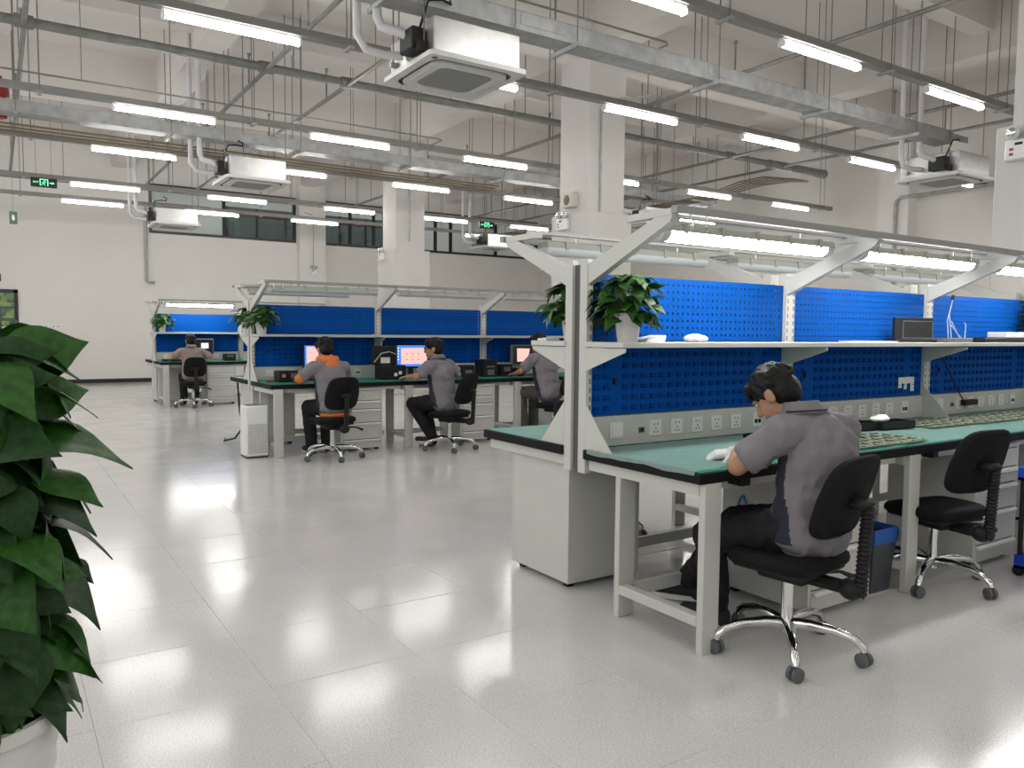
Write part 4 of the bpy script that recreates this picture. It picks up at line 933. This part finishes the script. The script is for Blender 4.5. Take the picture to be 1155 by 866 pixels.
for k, (x, y) in enumerate(((4.28, 2.80), (4.58, 2.74))):
    t = thing('component_tray', '%s black component tray from the worker, on the nearest row' % ORD[k], 'tray', (x, y, .7955), -.1, 'black component trays')
    MB().box(-.15, -.07, 0, .15, .07, .006).build('tray_bottom', 'dark', t)
    m = MB(); m.box(-.15, -.07, 0, .15, -.064, .045); m.box(-.15, .064, 0, .15, .07, .045); m.box(-.15, -.064, 0, -.144, .064, .045); m.box(.144, -.064, 0, .15, .064, .045); m.build('tray_wall', 'dark', t)
    for i in range(5): MB().box(-.1+.05*i-.002, -.064, .006, -.1+.05*i+.002, .064, .04).build('divider', 'black_pl', t)
m = MB(); m.ell((0, 0, 0), (.075, .045, .014)); m.ell((.05, .02, .006), (.05, .03, .014)); o = link('crumpled_cloth', remesh(m, .006, 1, .006, .03), None, 'full', (4.50, 2.755, .853)); o.data.materials.append(M['paper']); tag(o, 'crumpled white wipe lying on the black component trays', 'cloth')
o = MB().box(-.07, -.04, 0, .07, .04, .025, .004).build('parts_box', 'dark', None, False, (3.50, 2.86, .787)); tag(o, 'small black parts box on the bench before the nearest worker', 'box'); MB().box(-.06, -.03, .025, .06, .03, .03).build('lid', 'black_pl', o)
m = MB(); m.ell((0, 0, .0), (.075, .05, .022)); o = link('wrapped_packet', remesh(m, .006, 1, .005, .04), None, 'full', (3.03, 2.88, 1.336)); o.data.materials.append(M['paper']); tag(o, 'flat white wrapped packet on the nearest shelf', 'packet')
m = MB(); m.prism([(-.06, 0), (.07, 0), (.08, .035), (-.05, .012)], 'y', -.06, .06); o = m.build('folded_paper', 'paper', None, False, (2.73, 2.93, 1.3185)); tag(o, 'folded white paper on the shelf right of the plant', 'paper')
o = MB().box(-.16, -.1, 0, .16, .1, .008).build('paper_sheet', 'paper', None, False, (4.55, 2.88, 1.3185)); tag(o, 'white paper lying on the nearest shelf left of the black screen', 'paper')
m = MB(); m.prism([(0, 0), (.09, 0), (.08, .018), (0, .012)], 'y', -.04, .04); o = m.build('folded_paper', 'paper', None, False, (2.44, 3.36, 1.3185)); o.location.x = 2.45; o.location.y = 3.44; tag(o, 'white paper on the far shelf end below the hidden plant', 'paper')
def monitor(name, label, x, y, z, wd, h, rz, mats, kind):
    t = thing(name, label, 'monitor', (x, y, z), rz)
    st = .12 if z < 1 else .0
    MB().box(-wd/2, 0, st, wd/2, .045, st+h, .008).build('casing', mats[0], t); MB().box(-wd/2+.018, -.003, st+.02, wd/2-.018, 0, st+h-.018).build('screen', mats[1], t)
    if st:
        MB().box(-.03, .02, 0, .03, .045, st+.1).build('stand', mats[0], t); MB().box(-.11, -.07, 0, .11, .1, .012, .004).build('foot', mats[0], t)
    return t, st
t, st = monitor('monitor', 'lit monitor with pink window left of the orange hooded worker', 3.15, 8.93, .787, .36, .30, 0, ('dark', 'screen_blue'), 0)
MB().box(-.14, -.005, st+.035, .16, -.003, st+.27).build('window', 'screen_pink', t); m = MB()
for p in ((-.1, .2), (-.06, .12), (.02, .19), (.08, .1), (.12, .22)): m.box(p[0], -.006, st+p[1], p[0]+.012, -.005, st+p[1]+.008)
m.build('marks', 'screen_mark', t)
t, st = monitor('monitor', 'lit monitor with blue desktop and pink window beside the worker in profile', 4.36, 8.93, .787, .44, .30, 0, ('dark', 'screen_blue'), 0)
MB().box(-.15, -.005, st+.05, .21, -.003, st+.25).build('window', 'screen_pink', t); m = MB()
for i in range(3):
    for j in range(2): m.box(-.08+.08*i, -.006, st+.1+.07*j, -.062+.08*i, -.005, st+.112+.07*j)
m.build('marks', 'screen_mark', t); m = MB()
for i in range(5): m.box(-.195, -.005, st+.1+.035*i, -.18, -.003, st+.115+.035*i)
m.build('desktop_icons', 'screen_white', t)
t, st = monitor('monitor', 'grey monitor with pink screen at the right end of the middle row', 6.03, 8.9, .787, .42, .29, rad(8), ('monitor_grey', 'screen_off'), 0)
m = MB(); m.prism([(-.115, st+.06), (.075, st+.06), (.115, st+.235), (-.12, st+.24)], 'y', -.005, -.003); m.build('lit_area', 'screen_pink', t)
t, st = monitor('monitor', 'dark monitor with small white window at the far row', 3.2, 15.45, .787, .45, .29, 0, ('monitor_grey', 'screen_off'), 0)
MB().box(.0, -.005, st+.11, .13, -.003, st+.21).build('window', 'screen_white', t)
# black screen unit on the near shelf
t = thing('display_unit', 'black framed display unit standing on the nearest shelf', 'monitor', (5.14, 2.92, 1.3185), rad(-14)); t.scale = (.72, .8, .86)
MB().box(-.25, -.02, 0, .25, .07, .025, .004).build('foot', 'dark', t); MB().box(-.24, 0, .02, .22, .03, .19, .006).build('casing', 'dark', t); m = MB(); m.box(-.15, -.004, .03, .21, 0, .036); m.box(-.15, -.004, .16, .21, 0, .166); m.box(-.15, -.004, .036, -.144, 0, .16); m.box(.204, -.004, .036, .21, 0, .16); m.build('frame', 'monitor_grey', t); MB().box(-.142, -.002, .038, .202, .0, .158).build('screen', 'screen_off', t)
MB().box(-.235, -.003, .03, -.17, 0, .17).build('side_block', 'screen_off', t)
t = thing('wire_fixture', 'black base fixture with thin clear wires right of the display unit', 'fixture', (5.66, 2.92, 1.3185))
MB().box(-.22, -.06, 0, .12, .06, .03, .004).build('base', 'monitor_grey', t); MB().box(.12, -.06, 0, .2, .06, .02).build('plate', 'dark', t)
for pts in (((-.1, 0, .03), (-.12, 0, .15), (-.08, 0, .25), (-.06, 0, .31)), ((-.06, 0, .31), (-.08, .01, .2), (-.06, 0, .03)), ((-.07, 0, .15), (.0, 0, .08), (.05, 0, .03)), ((-.05, .01, .12), (.02, 0, .06), (.07, 0, .03)), ((.12, 0, .02), (.13, 0, .12), (.11, 0, .14))):
    MB().tube(pts, .004, 6).build('wire', 'wirewhite', t, True)
MB().tube([(-.066, 0, .295), (-.055, 0, .325)], .012, 8).build('tip', 'dark', t)
o = MB().box(-.42, -.09, 0, .35, .09, .03, .004).build('flat_case', 'dark', None, False, (6.22, 2.88, 1.3185)); tag(o, 'long flat black case on the right part of the nearest shelf', 'case'); MB().box(-.4, -.08, .03, .33, .08, .034).build('lid', 'black_pl', o)
o = MB().box(-.2, -.07, 0, .2, .07, .04, .003).build('carton', 'paper', None, False, (6.36, 2.88, 1.353)); tag(o, 'white flat carton lying on the long flat black case', 'carton'); MB().box(.05, -.073, .01, .11, -.07, .03).build('label', 'red', o)
# power adapter plugged into the third bench, paper note, coil cord
t = thing('power_adapter', 'black power adapter hanging in front of the right bench sockets', 'adapter', (6.07, 3.02, .87))
MB().box(-.09, -.03, -.02, .09, 0.01, .02, .004).build('body', 'dark', t); MB().tube([(-.08, -.01, .01), (-.2, -.01, .12), (-.33, .0, .28), (-.38, .02, .36)], .005, 6).build('cord', 'dark', t)
t = thing('paper_note', 'small white notched card on the blue panel of the middle bench', 'card', (5.29, 3.052, 1.03))
m = MB(); m.box(-.1, -.003, 0, .09, 0, .045); m.box(-.1, -.003, -.03, -.06, 0, 0); m.box(-.03, -.003, -.04, 0, 0, 0); m.box(.05, -.003, -.055, .09, 0, 0); m.build('card', 'paper', t)
pts = [(.03*math.cos(a)*(1-.35*math.sin(a)), .004*math.sin(2*a), .055*math.sin(a)) for a in [2*PI*k/18 for k in range(19)]]
o = MB().tube([V((0, 0, 0))+V((p[1], p[0], p[2])) for p in pts], .006, 6).build('coiled_cord', 'cable', None, True, (3.198, 2.69, .475)); tag(o, 'blue looped cord on the cabinet side before the worker', 'cord')
t = thing('wrist_strap_socket', 'small black wrist strap socket under the nearest bench front edge', 'socket', (2.72, 2.30, .70)); MB().box(-.03, -.03, 0, .03, .03, .034, .004).build('block', 'dark', t); MB().box(-.06, -.02, .01, -.03, .02, .03).build('plug', 'dark', t)
t = thing('wrist_strap_socket', 'small black wrist strap socket under the edge beside the empty chair', 'socket', (4.25, 2.30, .70)); MB().box(-.03, -.03, 0, .03, .03, .034, .004).build('block', 'dark', t); MB().box(-.06, -.02, .01, -.03, .02, .03).build('plug', 'dark', t)
# waste bin
t = thing('waste_bin', 'dark grey waste bin with blue liner between the drawer cabinet and table leg', 'bin', (3.90, 2.46, 0))
def rect_ring(w_, d_, z): return [(-w_, -d_, z), (w_, -d_, z), (w_, d_, z), (-w_, d_, z)]
m = MB(); R_ = rect_ring(.085, .11, 0)+rect_ring(.105, .135, .32)+rect_ring(.099, .129, .32)+rect_ring(.08, .105, .02)
m.add(R_, [(3, 2, 1, 0)]+[(4*q+i, 4*q+(i+1) % 4, 4*q+4+(i+1) % 4, 4*q+4+i) for q in range(3) for i in range(4)]+[(12, 13, 14, 15)]); m.build('bucket', 'binbody', t)
m = MB(); R_ = rect_ring(.107, .137, .265)+rect_ring(.111, .141, .325)+rect_ring(.104, .134, .345)+rect_ring(.095, .125, .26)
m.add(R_, [(4*q+i, 4*q+(i+1) % 4, 4*q+4+(i+1) % 4, 4*q+4+i) for q in range(3) for i in range(4)]); m.build('liner', 'bluebag', t)
# blue trolley at the right edge
t = thing('tray_trolley', 'blue two tier tray trolley at the right edge beside the drawers', 'trolley', (5.17, 1.89, 0))
for z in (.045, .55):
    d = MB(); d.box(-.34, -.22, z, .34, .22, z+.015); d.box(-.34, -.22, z, .34, -.205, z+.075); d.box(-.34, .205, z, .34, .22, z+.075); d.box(-.34, -.205, z, -.325, .205, z+.075); d.box(.325, -.205, z, .34, .205, z+.075); d.build('tray', 'crate', t)
for x in (-.32, .32):
    for y in (-.2, .2): MB().tube([(x, y, .05), (x, y, .62)], .014, 8).build('post', 'dark', t); MB().tube([(x-.015, y, .03), (x+.015, y, .03)], .03, 12).build('wheel', 'dark', t)
# air purifier
t = thing('air_purifier', 'white tower air purifier with perforated lower half at the middle row end', 'air purifier', (2.305, 8.57, 0))
MB().box(-.12, -.12, .012, .12, .12, .56, .014).build('body', 'white', t); MB().box(-.115, -.115, 0, .115, .115, .012).build('foot', 'dark', t); MB().box(-.1, -.1, .559, .1, .1, .562).build('top_grille', 'monitor_grey', t)
m = MB()
for i in range(14):
    for j in range(22): m.box(-.095+.0145*i, -.1215, .05+.0145*j, -.0865+.0145*i, -.1195, .0575+.0145*j)
o = m.build('perforations', 'ac_grille', t); o['kind'] = 'stuff'
# bench equipment on the middle row
def kit(name, label, cat, x, y, dims, parts=()):
    t = thing(name, label, cat, (x, y, .787)); a, b, c = dims; MB().box(-a/2, -b/2, 0, a/2, b/2, c, .006).build('casing', 'dark', t)
    for nm, mt, (x0, z0, x1, z1) in parts: MB().box(x0, -b/2-.004, z0, x1, -b/2, z1).build(nm, mt, t)
    return t
kit('test_meter', 'dark bench meter with small controls left of the orange hooded worker', 'meter', 2.77, 8.8, (.3, .2, .12), (('knob', 'chrome', (-.12, .05, -.08, .09)), ('display', 'monitor_grey', (-.02, .04, .1, .1))))
t = kit('tool_case', 'black open tool case with white labels between the two workers', 'case', 3.97, 8.72, (.31, .22, .17), (('label', 'paper', (.0, .04, .04, .08)), ('label', 'paper', (.06, .06, .1, .1))))
MB().box(-.2, .08, .17, .12, .12, .40, .01).build('raised_lid', 'dark', t); MB().box(-.09, .075, .19, .03, .08, .26).build('label', 'paper', t); MB().tube([(-.18, .07, .2), (-.1, .04, .31), (.0, .03, .33), (.1, .06, .3)], .008, 6).build('grey_hose', 'lamp_house', t, True)
kit('parts_box', 'black flat box behind the elbow of the worker in profile', 'box', 5.05, 8.8, (.18, .2, .15), (('label', 'monitor_grey', (-.05, .05, .05, .09)),))
kit('computer_tower', 'dark small computer tower left of the grey monitor', 'computer', 5.37, 8.8, (.2, .25, .22), (('drive_slot', 'monitor_grey', (-.06, .12, .06, .14)), ('panel', 'monitor_grey', (-.05, .02, .05, .09))))
kit('test_box', 'black instrument box next to the grey monitor stand', 'box', 5.64, 8.8, (.17, .2, .15), (('display', 'monitor_grey', (-.05, .06, .05, .12)),))
kit('battery_box', 'small black box nearest to the grey monitor', 'box', 5.84, 8.72, (.12, .16, .10), (('switch', 'chrome', (-.02, .04, .02, .06)),))
kit('telephone', 'black desk telephone right of the worker at the far row', 'telephone', 3.69, 15.4, (.2, .2, .13), (('display', 'monitor_grey', (-.06, .07, .06, .11)),))
kit('parts_box', 'long dark box lying left of the worker at the far row', 'box', 2.68, 15.35, (.35, .22, .04), (('label', 'monitor_grey', (-.1, .01, -.05, .03)),))
t = thing('hand_tool', 'red handled pliers on the middle row bench at left', 'tool', (2.56, 8.72, .7865), .3); MB().tube([(-.08, .02, .012), (0, 0, .012)], .01, 6).build('handle', 'red', t); MB().tube([(-.08, -.02, .012), (0, 0, .012)], .01, 6).build('handle', 'red', t); MB().tube([(0, 0, .012), (.06, 0, .012)], [.012, .005], 6).build('jaw', 'chrome', t)
o = MB().tube([(2.38, 9.55, .74), (2.40, 9.55, .4), (2.45, 9.6, .2), (2.38, 9.7, .06), (2.3, 9.9, .012), (2.36, 10.1, .012)], .012, 6).build('hanging_cable', 'dark', None, True); tag(o, 'black cable hanging from the far side of the middle row end', 'cable')
